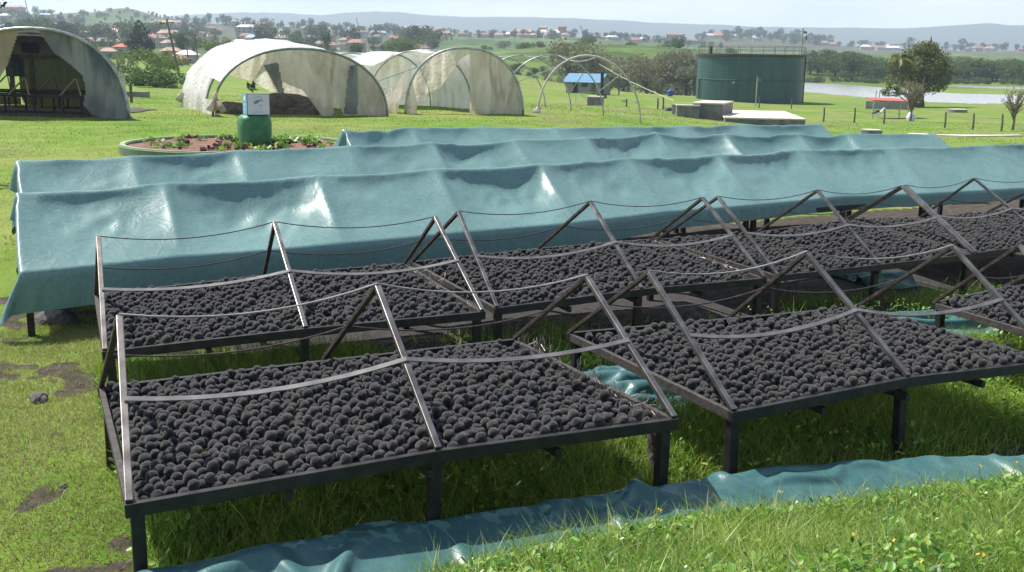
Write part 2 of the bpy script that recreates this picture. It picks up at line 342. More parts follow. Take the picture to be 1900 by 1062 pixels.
# ------------------------------------------------------------------ mesh helpers
def link(o,parent=None):
    COL.objects.link(o)
    if parent is not None:
        o.parent=parent
        o.matrix_parent_inverse.identity()
    return o
def rawmesh(name,V,faces_flat,sizes,mat,smooth=True):
    me=bpy.data.meshes.new(name); V=np.ascontiguousarray(V,dtype=np.float32)
    me.vertices.add(len(V)); me.vertices.foreach_set('co',V.ravel())
    ff=np.ascontiguousarray(faces_flat,dtype=np.int32).ravel(); me.loops.add(len(ff)); me.loops.foreach_set('vertex_index',ff)
    sizes=np.asarray(sizes,dtype=np.int32); me.polygons.add(len(sizes))
    st=np.zeros(len(sizes),np.int32); st[1:]=np.cumsum(sizes)[:-1]
    me.polygons.foreach_set('loop_start',st)
    me.polygons.foreach_set('use_smooth',np.full(len(sizes),bool(smooth)))
    if mat: me.materials.append(mat)
    me.update(calc_edges=True); return me
class MB:
    """collects shapes, then links them as one mesh"""
    def __init__(s): s.v=[];s.f=[]
    def add(s,V,Fs):
        o=len(s.v); s.v+=[tuple(map(float,p)) for p in V]; s.f+=[tuple(i+o for i in f) for f in Fs]; return s
    def box(s,c,d,rz=0.):
        cx,cy,cz=c;hx,hy,hz_=d[0]/2,d[1]/2,d[2]/2;ca,sa=math.cos(rz),math.sin(rz)
        V=[]
        for z in (-hz_,hz_):
            for x,y in ((-hx,-hy),(hx,-hy),(hx,hy),(-hx,hy)): V.append((cx+x*ca-y*sa,cy+x*sa+y*ca,cz+z))
        return s.add(V,[(3,2,1,0),(4,5,6,7),(0,1,5,4),(1,2,6,5),(2,3,7,6),(3,0,4,7)])
    def bar(s,a,b,w,h,up=(0,0,1)):
        a=np.array(a,float);b=np.array(b,float);d=b-a;L=np.linalg.norm(d)
        if L<1e-6: return s
        d/=L; up=np.array(up,float); x=np.cross(d,up)
        if np.linalg.norm(x)<1e-4: x=np.cross(d,np.array([0,1.,0]))
        x/=np.linalg.norm(x); y=np.cross(x,d)
        V=[p+sx*x*w/2+sy*y*h/2 for p in (a,b) for sx,sy in ((-1,-1),(1,-1),(1,1),(-1,1))]
        return s.add(V,[(3,2,1,0),(4,5,6,7),(0,1,5,4),(1,2,6,5),(2,3,7,6),(3,0,4,7)])
    def tube(s,pts,r,n=8,caps=True):
        pts=[np.array(p,float) for p in pts]; rs=r if hasattr(r,'__len__') else [r]*len(pts)
        V=[];Fs=[];px=None
        for i,p in enumerate(pts):
            d=pts[min(i+1,len(pts)-1)]-pts[max(i-1,0)]; d=d/(np.linalg.norm(d)+1e-9)
            if px is None:
                px=np.cross(d,[0,0,1.]); 
                if np.linalg.norm(px)<1e-3: px=np.cross(d,[0,1.,0])
            px=px-d*np.dot(px,d); px/=np.linalg.norm(px)+1e-9; py=np.cross(d,px)
            for k in range(n):
                a=2*math.pi*k/n; V.append(p+rs[i]*(math.cos(a)*px+math.sin(a)*py))
        for i in range(len(pts)-1):
            for k in range(n): Fs.append((i*n+k,i*n+(k+1)%n,(i+1)*n+(k+1)%n,(i+1)*n+k))
        if caps: Fs+= [tuple(range(n-1,-1,-1)),tuple(range((len(pts)-1)*n,len(pts)*n))]
        return s.add(V,Fs)
    def lathe(s,prof,c=(0,0,0),n=40,cap=True):
        V=[];Fs=[]
        for r,z in prof:
            for k in range(n): a=2*math.pi*k/n; V.append((c[0]+r*math.cos(a),c[1]+r*math.sin(a),c[2]+z))
        for i in range(len(prof)-1):
            for k in range(n): Fs.append((i*n+k,i*n+(k+1)%n,(i+1)*n+(k+1)%n,(i+1)*n+k))
        if cap: Fs+=[tuple(range(n-1,-1,-1)),tuple(range((len(prof)-1)*n,len(prof)*n))]
        return s.add(V,Fs)
    def grid(s,A):
        A=np.asarray(A);R,Cn=A.shape[:2]
        return s.add(A.reshape(-1,3),[(i*Cn+j,i*Cn+j+1,(i+1)*Cn+j+1,(i+1)*Cn+j) for i in range(R-1) for j in range(Cn-1)])
    def build(s,name,mat,parent=None,smooth=False,off=None,bevel=0.):
        V=np.array(s.v,float)
        if off is not None: V=V-np.array(off)
        me=bpy.data.meshes.new(name); me.from_pydata(V.tolist(),[],s.f)
        if mat: me.materials.append(mat)
        if smooth: me.polygons.foreach_set('use_smooth',np.full(len(me.polygons),True))
        me.update(); o=bpy.data.objects.new(name,me); link(o,parent)
        if bevel:
            bm=o.modifiers.new('b','BEVEL'); bm.width=bevel; bm.segments=2; bm.limit_method='ANGLE'
        return o
def tag(o,label=None,cat=None,group=None,kind=None):
    if label: o['label']=label
    if cat: o['category']=cat
    if group: o['group']=group
    if kind: o['kind']=kind
    return o
def thing(name,label,cat,loc=(0,0,0),group=None,rz=0.):
    o=bpy.data.objects.new(name,None); o.location=tuple(map(float,loc)); o.rotation_euler=(0,0,rz); o.empty_display_size=.1
    link(o); return tag(o,label,cat,group)
def copy_tree(o,loc,rz=0.,s=1.,parent=None):
    c=o.copy(); COL.objects.link(c)
    if parent is None:
        c.location=tuple(map(float,loc)); c.rotation_euler=(0,0,rz); c.scale=(s,s,s) if not hasattr(s,'__len__') else tuple(s)
    else: c.parent=parent
    for ch_ in list(o.children): copy_tree(ch_,None,parent=c)
    return c
# ------------------------------------------------------------------ ground sheet
def build_ground():
    az=np.concatenate([np.radians(np.linspace(-80,-36,40))[:-1],np.radians(np.linspace(-36,36,560)),np.radians(np.linspace(36,80,40))[1:]])
    r=[3.0]
    while r[-1]<4350: r.append(r[-1]*(1.0095 if r[-1]<60 else 1.014 if r[-1]<1500 else 1.04))
    r=np.array(r); A,R=np.meshgrid(az,r); x=(np.sin(A)*R).ravel(); y=(np.cos(A)*R-5).ravel()
    z=terrain(x,y)
    V=np.stack([x,y,z],1); nr,na=A.shape
    i=np.arange(nr*na).reshape(nr,na)
    Fc=np.stack([i[:-1,:-1],i[:-1,1:],i[1:,1:],i[1:,:-1]],-1).reshape(-1,4)
    me=rawmesh('ground',V,Fc[:,::-1],np.full(len(Fc),4),M['ground'])
    m,n=mn(x,y); d=np.hypot(x,y)
    soil=np.zeros(len(x)); ash=np.zeros(len(x)); dry=np.zeros(len(x))
    nz=fbm(x*1.6,y*1.6,4)
    soil=np.where((n>-.1)&(n<2.2)&(m>.4)&(m<9),.15+.75*nz,soil)                       # under front tables
    soil=np.where((n>2.2)&(n<5.)&(m>2.),.75+.2*nz,soil)
    soil=np.where((n>4.6+.1*np.maximum(0,m-3))&(n<8.2+.2*np.maximum(0,m-3))&(m>-.6)&(m<25),.75,soil)
    lawn_left=(m<.3)&(n<9)&(n>-6)
    soil=np.where(lawn_left,np.clip((fbm(x*3.1,y*3.1,4)-.6+.13*sstep(3.2,4,n)*(1-sstep(6.5,8,n)))*5.5,0,1)*.95,soil)
    ash=np.where((n>3.4+.3*nz+.12*np.maximum(0,m-4))&(n<6.4+.22*np.maximum(0,m-3))&(m>1.2)&(m<25),.95,ash)
    ash=np.where((n>1.9+.5*nz)&(n<3.0)&(m>2.6)&(m<4.4),.8,ash)
    pass
    dry=np.where((d>25)&(d<200),.75,dry)*np.where(x/np.maximum(y,1)<-.02,.35,1)
    far=sstep(170,300,d); u,_=azu(x,y)
    town=sstep(380,520,d)*(1-sstep(700,850,u))+sstep(700,850,u)*sstep(880,960,d)
    town=town*(1-sstep(940,1000,d)*(u<345))
    town=np.clip(town,0,1)
    ca=me.color_attributes.new('cover','FLOAT_COLOR','POINT'); ca.data.foreach_set('color',np.stack([soil,ash,dry,np.ones(len(x))],1).astype(np.float32).ravel())
    cb=me.color_attributes.new('zone','FLOAT_COLOR','POINT'); cb.data.foreach_set('color',np.stack([far,town,np.zeros(len(x)),np.ones(len(x))],1).astype(np.float32).ravel())
    o=bpy.data.objects.new('ground',me); link(o); tag(o,kind='structure')
build_ground()
# lake
def build_lake():
    mb=MB()
    z=H-LAKEH
    for pl in (LP,LP2):
        # grow a little under the shore
        c=np.mean(pl,0); pts=[(c[0]+(p[0]-c[0])*1.02,c[1]+(p[1]-c[1])*1.02,z) for p in pl]
        mb.add(pts,[tuple(range(len(pts)))])
    m,n,l,b=nmat('lake_water'); b.inputs['Base Color'].default_value=(.3,.3,.29,1); b.inputs['Roughness'].default_value=.2
    t=noise(n,l,1.2,4); bump(n,l,b,t.outputs['Fac'],.05,.05)
    tag(mb.build('lake_water',m),kind='structure')
build_lake()
# mountains
def build_mountains():
    V=[];crest=[(-900,40),(-300,52),(0,60),(280,40),(330,30),(420,25),(480,23),(540,25),(600,29),(640,25),(700,22),(740,23),(800,29),(850,31),(950,31),(1050,34),(1150,38),(1200,42),(1260,44),(1310,46),(1400,50),(1480,51),(1560,52),(1640,53),(1700,49),(1740,47),(1780,44),(1800,43),(1830,46),(1900,47),(2050,50),(2400,60),(2900,75)]
    cu=np.array([c[0] for c in crest]);cvv=np.array([c[1] for c in crest])
    us=np.linspace(-900,2900,420); rows=[]
    prof=[(2900,0.),(3080,.12),(3260,.3),(3440,.52),(3620,.72),(3800,.9),(4000,1.),(4180,.9)]
    for d,k in prof:
        row=[]
        for u in us:
            v=np.interp(u,cu,cvv); top=P(u,v,4000); base=H-P(u,hz(u)+2.2,4000)[2]
            zz=-base+H+(top[2]-(H-base))*k
            zz+=(fbm(u*.012+d*.0015,d*.0019,4)-.5)*60*k*(1-k*.93)+ (fbm(u*.05,3.3,3)-.5)*5*k
            x=(u-950)/F*d*1.0; row.append((x,d+ (fbm(u*.02,d*.02,2)-.5)*140*(1-k),zz-(25 if k==0 else 0)))
        rows.append(row)
    mb=MB(); mb.grid(rows)
    m=simple('wooded_mountain_slope',(.03,.05,.03),(.075,.09,.05),.004,.95)
    tag(mb.build('mountains',m,smooth=True),kind='structure')
build_mountains()
# ------------------------------------------------------------------ drying tables
W0=1.9;L0=2.57
FIT=[[-1.5311,4.0674,.4236,2.5972,0.,.0155,-.0221,1.0406,.0184,.0273],
[1.1954,5.4322,.4579,2.5508,.0007,-.0006,.0104,.9224,-.0107,.027],
[-2.6312,6.6468,.3923,2.5953,-.034,.0274,.0134,1.0207,.0062,.0181],
[-.0989,8.0982,.4455,2.5789,-.0179,.0191,.0359,.9884,.021,.0184],
[2.4735,9.7571,.462,2.5821,-.0357,.0168,.041,1.0035,.017,-.0088]]
PIX=[ {('a',0):(222,588),('f',0):(240,932),('b',0):(188,716),('a',1):(700,531),('f',1):(813,833),('b',1):(600,668),('a',2):(1089,514),('f',2):(1251,775),('b',2):(955,628)},
 {('a',0):(1205,506),('f',0):(1362,762),('b',0):(1058,616),('a',1):(1497,470),('f',1):(1685,698),('b',1):(1352,590),('a',2):(1768,458),('b',2):(1592,568)},
 {('a',0):(183,441),('f',0):(195,650),('b',0):(178,545),('a',1):(510,414),('f',1):(567,608),('b',1):(490,510),('a',2):(808,404),('f',2):(895,577),('b',2):(752,488)},
 {('a',0):(851,394),('f',0):(922,570),('b',0):(766,485),('a',1):(1096,375),('f',1):(1190,535),('b',1):(1000,460),('a',2):(1304,368),('f',2):(1418,515),('b',2):(1208,443)},
 {('a',0):(1333,366),('f',0):(1443,510),('b',0):(1222,443),('a',1):(1517,354),('f',1):(1632,490),('b',1):(1407,430),('a',2):(1673,346),('f',2):(1805,470),('b',2):(1568,408)},
 {('a',0):(1680,345),('f',0):(1811,468),('b',0):(1580,406),('a',1):(1808,332)},{},{('b',0):(1735,560)}]
FIT.append([5.02,11.42,.48,2.58,-.05,.015,.03,1.,.0,0.])
FIT.append([7.62,13.2,.48,2.58,-.06,.015,.03,1.,0,0])
FIT.append([3.95,6.85,.46,2.55,-.02,.0,.01,.96,0,.0])
def table_points(i):
    x0,y0,yaw,L,dz,tx,ty,ws,mo,mz=FIT[i]; out={}
    for st in (0,1,2):
        a=L*st/2+(mo if st==1 else 0)
        for k,kk in (('f',0),('b',1.),('a',.5)):
            b=kk*W0*ws
            x=x0+a*math.cos(yaw)-b*math.sin(yaw); y=y0+a*math.sin(yaw)+b*math.cos(yaw)
            z=dz+tx*a+ty*b+(mz if st==1 else 0)+TX*x+TY*(y-4)
            out[(k,st)]=np.array([x,y,z])
    for key,px in PIX[i].items():
        if key[0]!='a': out[key]=PZ(px[0],px[1],out[key][2])
    for st in (0,1,2):
        mid=(out[('f',st)]+out[('b',st)])/2
        if ('a',st) in PIX[i]: out[('a',st)]=P(*PIX[i][('a',st)],mid[1])
        else: out[('a',st)]=mid+np.array([0,0,.59])
    return out
TABS=[]
tlabels=['nearest black iron drying table, its end beside the lawn, front leg behind the crumpled sheet',
'front row drying table beside the nearest one, a folded sheet between them',
'second row drying table at the row end by the hanging tarpaulin corner',
'second row drying table in the middle, standing over grey ash between two others',
'second row drying table full of balls, third along from the tarpaulin corner',
'second row drying table fourth along from the tarpaulin corner',
'farthest drying table of the open second row, cut by the picture edge',
'front row drying table cut off by the picture edge, teal sheet scraps under its corner']
def sagline(a,b,s,n=10):
    return [a+(b-a)*t-np.array([0,0,s*4*t*(1-t)]) for t in np.linspace(0,1,n)]
def strip(mb,pts,w,h,perp):
    """flat bar bent along a line"""
    perp=np.array(perp,float);perp/=np.linalg.norm(perp);V=[];Fs=[]
    for i,p in enumerate(pts):
        d=pts[min(i+1,len(pts)-1)]-pts[max(i-1,0)];d/=np.linalg.norm(d);nn=np.cross(perp,d);nn/=np.linalg.norm(nn)
        for sx,sy in ((-1,-1),(1,-1),(1,1),(-1,1)): V.append(p+perp*sx*w/2+nn*sy*h/2)
    for i in range(len(pts)-1):
        for k in range(4): Fs.append((i*4+k,i*4+(k+1)%4,(i+1)*4+(k+1)%4,(i+1)*4+k))
    Fs+=[(3,2,1,0),tuple(range(len(pts)*4-4,len(pts)*4))]
    mb.add(V,Fs)
def build_table(i):
    q=table_points(i); TABS.append(q); o=q[('f',0)]; base=np.array([o[0],o[1],tz(o[0],o[1])])
    T=thing('drying_table',tlabels[i],'drying table',base,'open drying tables with ridge frames')
    f=[q[('f',s)] for s in range(3)];b=[q[('b',s)] for s in range(3)];a=[q[('a',s)] for s in range(3)]
    up=np.array([0,0,1.]); rh=.06; dn=up*(-rh/2-.004)
    ov=(f[2]-f[0])/np.linalg.norm(f[2]-f[0]); cr=np.cross(up,ov)
    for pts,mt in ((f,'black_iron'),(b,'black_iron')):
        mb=MB(); strip(mb,[p+dn for p in (pts[0]-ov*.02,pts[1],pts[2]+ov*.02)],.035,rh,np.cross(up,ov)); mb.build('side_rail',M[mt],T,off=base,bevel=.003)
    for s in (0,2):
        e=(b[s]-f[s])/np.linalg.norm(b[s]-f[s])
        mb=MB(); mb.bar(f[s]+dn+e*.02,b[s]+dn-e*.02,.03,rh-.006); mb.build('end_rail',M['soot_rail'],T,off=base,bevel=.003)
    mb=MB(); fl=[[p-up*.055+cr*.0 for p in r] for r in ([f[0]+(b[0]-f[0])*t for t in (.01,.99)],[f[1]+(b[1]-f[1])*t for t in (.01,.99)],[f[2]+(b[2]-f[2])*t for t in (.01,.99)])]
    mb.grid(fl); mb.build('mesh_floor',M['mesh'],T,off=base)
    for t in (.25,.5,.75):
        mb=MB(); mb.bar(f[0]+(f[2]-f[0])*t-up*.09,b[0]+(b[2]-b[0])*t-up*.09,.03,.04); mb.build('cross_bearer',M['black_iron'],T,off=base)
    for s in range(3):
        for p in (f[s],b[s]):
            e=(b[s]-f[s])/np.linalg.norm(b[s]-f[s]); sg=1 if p is f[s] else -1
            pp=p+e*sg*.045+ov*(.03 if s==0 else -.03 if s==2 else 0)
            g=tz(pp[0],pp[1]); ln=rng.normal(0,.012,2)
            mb=MB(); mb.bar((pp[0]+ln[0],pp[1]+ln[1],g-.04),pp-up*.04,.056,.056,up=cr); mb.build('leg',M['black_iron'],T,off=base,bevel=.004)
    for s in range(3):
        for p,mt,w in ((f[s],'bare_steel',.032),(b[s],'rust_steel',.03)):
            d=a[s]-p; nrm=np.cross(d,ov); nrm*=(1 if nrm[2]>0 else -1)
            mb=MB(); mb.bar(p,a[s],w,w*.85,up=nrm); mb.build('rafter',M[mt],T,off=base,bevel=.003)
    for s in range(2):
        # flat strap across the front slope, wire across the back slope, strap at the ridge
        A=f[s]+(a[s]-f[s])*.5; B=f[s+1]+(a[s+1]-f[s+1])*.5; lift=np.cross(ov,(a[s]-f[s])); lift/=np.linalg.norm(lift); lift*=(1 if lift[2]>0 else -1)
        mb=MB(); strip(mb,sagline(A+lift*.02,B+lift*.02,.05+.02*rng.random()),.026,.007,a[s]-f[s]); mb.build('slope_strap',M['strap'],T,off=base)
        mb=MB(); (strip(mb,sagline(a[s]+up*.014,a[s+1]+up*.014,.075),.02,.006,cr) if i in (0,1) else mb.tube(sagline(a[s]+up*.01,a[s+1]+up*.01,.07,12),.0042,6)); mb.build('ridge_strap',M['strap'] if i in (0,1) else M['wire'],T,off=base)
        A=b[s]+(a[s]-b[s])*.5; B=b[s+1]+(a[s+1]-b[s+1])*.5
        mb=MB(); mb.tube(sagline(A,B,.07,12),.005,6); mb.build('slope_wire',M['wire'],T,off=base)
    if i in (0,2,3):
        mb=MB(); r2=np.random.default_rng(40+i)
        for k in range(90 if i==0 else 50):
            t=r2.uniform(.05,.97); p=f[2]+(b[2]-f[2])*t-ov*r2.uniform(0,.05)-up*.01; hgt=r2.uniform(.03,.085)*(1.2 if .35<t<.85 else .6)
            dr=r2.normal(0,.03,3); c1=p+up*hgt+dr; c2=c1+np.array([r2.normal(0,.02),r2.normal(0,.02),-hgt*.5])
            mb.tube([p,(p+c1)/2+dr*.4,c1,c2],.0016,4,False)
        tag(mb.build('wire_netting',M['fringe'],T,off=base),kind='stuff')
    return T
for i in range(8): build_table(i)
# ------------------------------------------------------------------ charcoal balls
def ico(sub):
    import bmesh
    bm=bmesh.new(); bmesh.ops.create_icosphere(bm,subdivisions=sub,radius=1); bm.verts.ensure_lookup_table()
    V=np.array([v.co[:] for v in bm.verts]);Fc=np.array([[v.index for v in f.verts] for f in bm.faces]);bm.free(); return V,Fc
def pack(i,R=.0268):
    q=TABS[i]; f0,f2,b0,b2=q[('f',0)],q[('f',2)],q[('b',0)],q[('b',2)]; f1,b1=q[('f',1)],q[('b',1)]
    L=np.linalg.norm(f2-f0);Wd=np.linalg.norm(b0-f0); r2=np.random.default_rng(100+i)
    cell=2*R*1.15; gridd={}; out=[]
    def nb(x,y):
        cx,cy=int(x//cell),int(y//cell)
        for ax in (-1,0,1):
            for ay in (-1,0,1): yield from gridd.get((cx+ax,cy+ay),())
    def put(x,y,r,zlim):
        z=r
        for (X,Y,Z,Rr) in nb(x,y):
            dd=(X-x)**2+(Y-y)**2; s=(Rr+r)*.95
            if dd<s*s: z=max(z,Z+math.sqrt(s*s-dd))
        if z>zlim: return False
        t=(x,y,z,r); gridd.setdefault((int(x//cell),int(y//cell)),[]).append(t); out.append(t); return True
    dx=2*R*.93; dy=dx*.866; row=0; y=R+.03
    while y<Wd-R-.03:
        x=R+.03+(dx/2 if row%2 else 0)
        while x<L-R-.03:
            bare=(i in (0,2,3) and x>L-.1-.16*max(0,math.sin((y/Wd)*3.1)) and r2.random()<.8) or (y>Wd-.14 and r2.random()<.55)
            if r2.random()>.02 and not bare: put(x+r2.normal(0,.006),y+r2.normal(0,.006),R*r2.uniform(.8,1.15),.07)
            x+=dx
        y+=dy; row+=1
    n1=len(out)
    for k in range(int(n1*.82)):
        x=r2.uniform(R+.03,L-R-.05);y=r2.uniform(R+.02,Wd-R-.08); 
        if fbm(x*2.2+i*9,y*2.2,2)<.37 and r2.random()<.7: continue
        put(x,y,R*r2.uniform(.8,1.25),R*2.6)
    pts=[]
    for x,y,z,r in out:
        s=x/L;t=y/Wd
        if s<.5: bf=f0+(f1-f0)*(s*2);bb=b0+(b1-b0)*(s*2)
        else: bf=f1+(f2-f1)*(s*2-1);bb=b1+(b2-b1)*(s*2-1)
        p=bf+(bb-bf)*t; pts.append((p[0],p[1],p[2]-.05+z,r))
    return np.array(pts)
allb=[]
for i in range(8):
    b=pack(i); allb.append(np.c_[b,np.full(len(b),i)])
allb=np.concatenate(allb)
dist=np.hypot(np.hypot(allb[:,0],allb[:,1]),allb[:,2]-H)
# the 300 that show largest: top-most balls nearest the camera
q0=TABS[0]
def visible_top(B):
    keep=np.ones(len(B),bool)
    for k in range(len(B)):
        d2=(B[:,0]-B[k,0])**2+(B[:,1]-B[k,1])**2
        if ((d2<(.045)**2)&(B[:,2]>B[k,2]+.03)).any(): keep[k]=False
    return keep
cand=np.argsort(dist/allb[:,3])[:620]; vis=visible_top(allb[cand]); ind=cand[vis][:300]
rest=np.setdiff1d(np.arange(len(allb)),ind)
iV,iF=ico(3); iV4,iF4=ico(2)
protos=[]
for k in range(6):
    d=1+.3*(np.array([fbm(v[0]*1.5+k*5+9,v[1]*1.5+v[2]*1.3+k,3) for v in iV])-.5)+rng.normal(0,.018,len(iV))
    protos.append(iV*d[:,None])
bm_=[rawmesh('charcoal_ball',p,iF,np.full(len(iF),3),M['ball']) for p in protos]
for n_,k in enumerate(ind):
    o=bpy.data.objects.new('charcoal_ball',bm_[n_%6]); link(o); x,y,z,r=allb[k,:4]; o.location=(x,y,z); o.scale=(r*1.02,r,r*.97)
    o.rotation_euler=tuple(rng.uniform(0,6.28,3)); tag(o,'dusty black charcoal ball near the front rail of the nearest drying table','charcoal ball','charcoal balls nearest the front rail')
def rotm(n):
    q=rng.normal(size=(n,4));q/=np.linalg.norm(q,axis=1)[:,None];w,x,y,z=q.T
    return np.stack([1-2*(y*y+z*z),2*(x*y-z*w),2*(x*z+y*w),2*(x*y+z*w),1-2*(x*x+z*z),2*(y*z-x*w),2*(x*z-y*w),2*(y*z+x*w),1-2*(x*x+y*y)],1).reshape(n,3,3)
Vs=[];Fs=[];o_=0
for near_,pv,pf in ((True,protos,iF),(False,None,iF4)):
    sel=rest[(dist[rest]<5.7)==near_]; Rm=rotm(len(sel))
    for k in range(6):
        s=sel[k::6];rm=Rm[k::6]; base=pv[k] if pv is not None else iV4*(1+.06*(np.array([fbm(v[0]*1.7+k*5,v[1]*1.7+v[2],2) for v in iV4])[:,None]-.5))
        V=np.einsum('nij,vj->nvi',rm,base)*allb[s,3][:,None,None]+allb[s,:3][:,None,:]
        Vs.append(V.reshape(-1,3)); Fs.append((pf[None]+(np.arange(len(s))*len(base))[:,None,None]+o_).reshape(-1,3)); o_+=len(s)*len(base)
Fs=np.concatenate(Fs); me=rawmesh('charcoal_balls',np.concatenate(Vs),Fs,np.full(len(Fs),3),M['ball'])
o=bpy.data.objects.new('charcoal_balls',me); link(o); tag(o,'thousands of small black charcoal balls spread over the drying tables','charcoal balls',kind='stuff')
# ------------------------------------------------------------------ tarpaulin covered rows
def drape(X,lu,lv,collide,steps=130,passes=3,dt=.014,damp=.94,comp=.35,bend=.04,G_=9.8):
    """relax a sheet (grid X) under its weight; lu, lv: rest lengths along the two grid directions"""
    X=X.copy(); Xp=X.copy(); ld=np.sqrt(lu[:,:-1]**2+lv[:-1,:]**2)if lu.shape[1]==lv.shape[1] else None
    def pull(A,B,L,k=1.):
        d=B-A; n=np.sqrt((d*d).sum(-1,keepdims=True))+1e-9; e=(n-L[...,None])/n; e=np.where(e<0,e*comp,e)*.5*k
        A+=d*e; B-=d*e
    for st in range(steps):
        V=(X-Xp)*damp; Xp=X.copy(); X=X+V; X[...,2]-=G_*dt*dt
        for _ in range(passes):
            for o in (0,1):
                n=(X.shape[0]-o)//2; pull(X[o:o+2*n:2],X[o+1:o+1+2*n:2],lu[o:o+2*n:2])
                n=(X.shape[1]-o)//2; pull(X[:,o:o+2*n:2],X[:,o+1:o+1+2*n:2],lv[:,o:o+2*n:2])
            # shear along both diagonals
            for o in (0,1):
                n=(X.shape[0]-o)//2; A=X[o:o+2*n:2,:-1];B=X[o+1:o+1+2*n:2,1:]; L=np.sqrt(lu[o:o+2*n:2,:-1]**2+lv[o:o+2*n:2]**2); pull(A,B,L,.25)
                A=X[o:o+2*n:2,1:];B=X[o+1:o+1+2*n:2,:-1]; pull(A,B,L,.25)
            if bend:
                pull(X[:-2],X[2:],lu[:-1]+lu[1:],bend); pull(X[:,:-2],X[:,2:],lv[:,:-1]+lv[:,1:],bend)
            collide(X,Xp)
    return X
def build_cover(name,label,ridge,yaw,skirts,seed,cell=.048,wid=.99,dropz=.59,slack=.012,flare=0.):
    r2=np.random.default_rng(seed)
    R=np.array([PZ(u,v,H-h) for u,v,h in ridge]); nx=np.array([-math.sin(yaw),math.cos(yaw),0]); ax=np.array([math.cos(yaw),math.sin(yaw),0])
    D=np.r_[0,np.cumsum(np.linalg.norm(np.diff(R,axis=0),axis=1))]
    ncol=[max(6,int(round((D[i+1]-D[i])/cell))) for i in range(len(R)-1)]
    fcol=np.r_[0,np.cumsum(ncol)]+5; S=[]
    for i,n in enumerate(ncol): S+=list(D[i]+(D[i+1]-D[i])*np.arange(n)/n)
    S=np.r_[-cell*np.arange(5,0,-1),S,D[-1]+cell*np.arange(0,6)]; NC=len(S)
    slope=math.hypot(wid,dropz); nsl=int(round(slope/cell)); nsk=max(4,int(round(.34/cell)))
    # profile coordinate: arc length from the ridge, negative = back
    q=np.r_[-(slope+.3*np.arange(4,0,-1)/4),-slope*np.arange(nsl,0,-1)/nsl,0,slope*np.arange(1,nsl+1)/nsl,slope+.3*np.arange(1,nsk+1)/nsk]
    sk=np.interp(np.clip(S,0,D[-1])/D[-1],[k[0] for k in skirts],[k[1] for k in skirts])
    base=np.stack([np.interp(S,D,R[:,k]) for k in range(3)],1)
    base[S<0]=R[0]+ax*(S[S<0])[:,None]; base[S>D[-1]]=R[-1]+ax*(S[S>D[-1]]-D[-1])[:,None]
    Q=np.broadcast_to(q[None],(NC,len(q))).copy(); over=np.clip(Q-slope,0,None)/.3*sk[:,None]; inn=np.clip(Q,-slope-.3,slope)
    nloc=-np.clip(inn,-slope,slope)/slope*wid; zloc=-np.abs(np.clip(inn,-slope,slope))/slope*dropz-np.clip(-slope-inn,0,None)-over
    nloc=nloc-.06*(over>0)*over/.3+ (inn<-slope)*.03
    Wv=np.stack([fbm(np.outer(S,np.ones(len(q)))*1.7+seed*9+k*31,Q*2.1+k*7,3)-.5 for k in range(3)],-1)
    X=base[:,None,:]+nx*nloc[...,None]; X[...,2]+=zloc+.012; X=X+Wv*np.array([.02,.02,.03])
    slk=np.interp(S,D,np.r_[0,np.cumsum(np.diff(D)*(1+slack*r2.choice([.1,.5,1.,1.9],len(R)-1)))]); dS=np.diff(slk); dS[(S[:-1]<0)|(S[1:]>D[-1]+1e-6)]=cell
    lu=np.repeat(np.maximum(dS,1e-3)[:,None],len(q),1)
    Sq=np.outer(S,np.ones(len(q)))
    # the ridge line is tied to the wire with less slack
    real=np.diff(S); k_ridge=np.exp(-(q/.09)**2)[None]; lu=lu*(1-k_ridge)+ (real[:,None]*1.012)*k_ridge
    lv=np.diff(Q,axis=1)*np.where(Q[:,1:]>slope+1e-6,sk[:,None]/.3,1.)*1.006
    lu=lu*(1+.13*np.clip(fbm(Sq*2.3+seed*5,Q*2.3,4)-.45,-.06,.4)[:-1]); lv=lv*(1+.11*np.clip(fbm(Sq*2.1+seed*3+40,Q*2.6,4)-.45,-.06,.4)[:,:-1])
    fr=np.zeros(NC,bool); fr[fcol]=True
    rz=base[:,2]; sagw=np.zeros(NC)
    for i,n in enumerate(ncol):
        t=np.arange(n)/n; sagw[fcol[i]:fcol[i]+n]=.06*r2.uniform(.3,1.3)*4*t*(1-t)
    sup=(S>=-1e-6)&(S<=D[-1]+1e-6)
    # how far each bay may belly between its frames (tight and loose bays differ)
    bel=np.zeros(NC)
    for i,n in enumerate(ncol):
        t=np.arange(n)/n; pk=r2.uniform(.35,.65); tt=np.where(t<pk,t/pk*.5,.5+(t-pk)/(1-pk)*.5); bel[fcol[i]:fcol[i]+n]=r2.choice([.07,.11,.15,.2])*(4*tt*(1-tt))**.8
    belw=.5+.75*fbm(Sq*1.0+seed,Q*1.3+3,3)+.4*np.abs(fbm(Sq*2.6+seed*2,Q*2.2+Sq*1.1,3)-.5)*2
    def collide(X,Xp):
        rel=X-base[:,None,:]; n=rel@nx; h=X[...,2]-rz[:,None]
        lim=np.full(h.shape,-9.); inside=np.abs(n)<=wid
        lim[fr]=np.where(inside[fr],-np.abs(n[fr])/wid*dropz,-9.)                              # frames
        e=sup[:,None]&(np.abs(np.abs(n)-wid+.03)<.05); lim=np.where(e,np.maximum(lim,-dropz+.005),lim)      # table rails
        e=sup[:,None]&(np.abs(n)<.03); lim=np.where(e,np.maximum(lim,-sagw[:,None]),lim)                   # ridge wire
        an=np.clip(np.abs(n)/wid,0,1); e=sup[:,None]&(np.abs(n)<wid-.02); lim=np.where(e,np.maximum(lim,-an*dropz-bel[:,None]*belw*np.sin(math.pi*an**.52)),lim)
        lim=np.where(np.abs(q)[None]>slope+1e-6,-9.,lim)
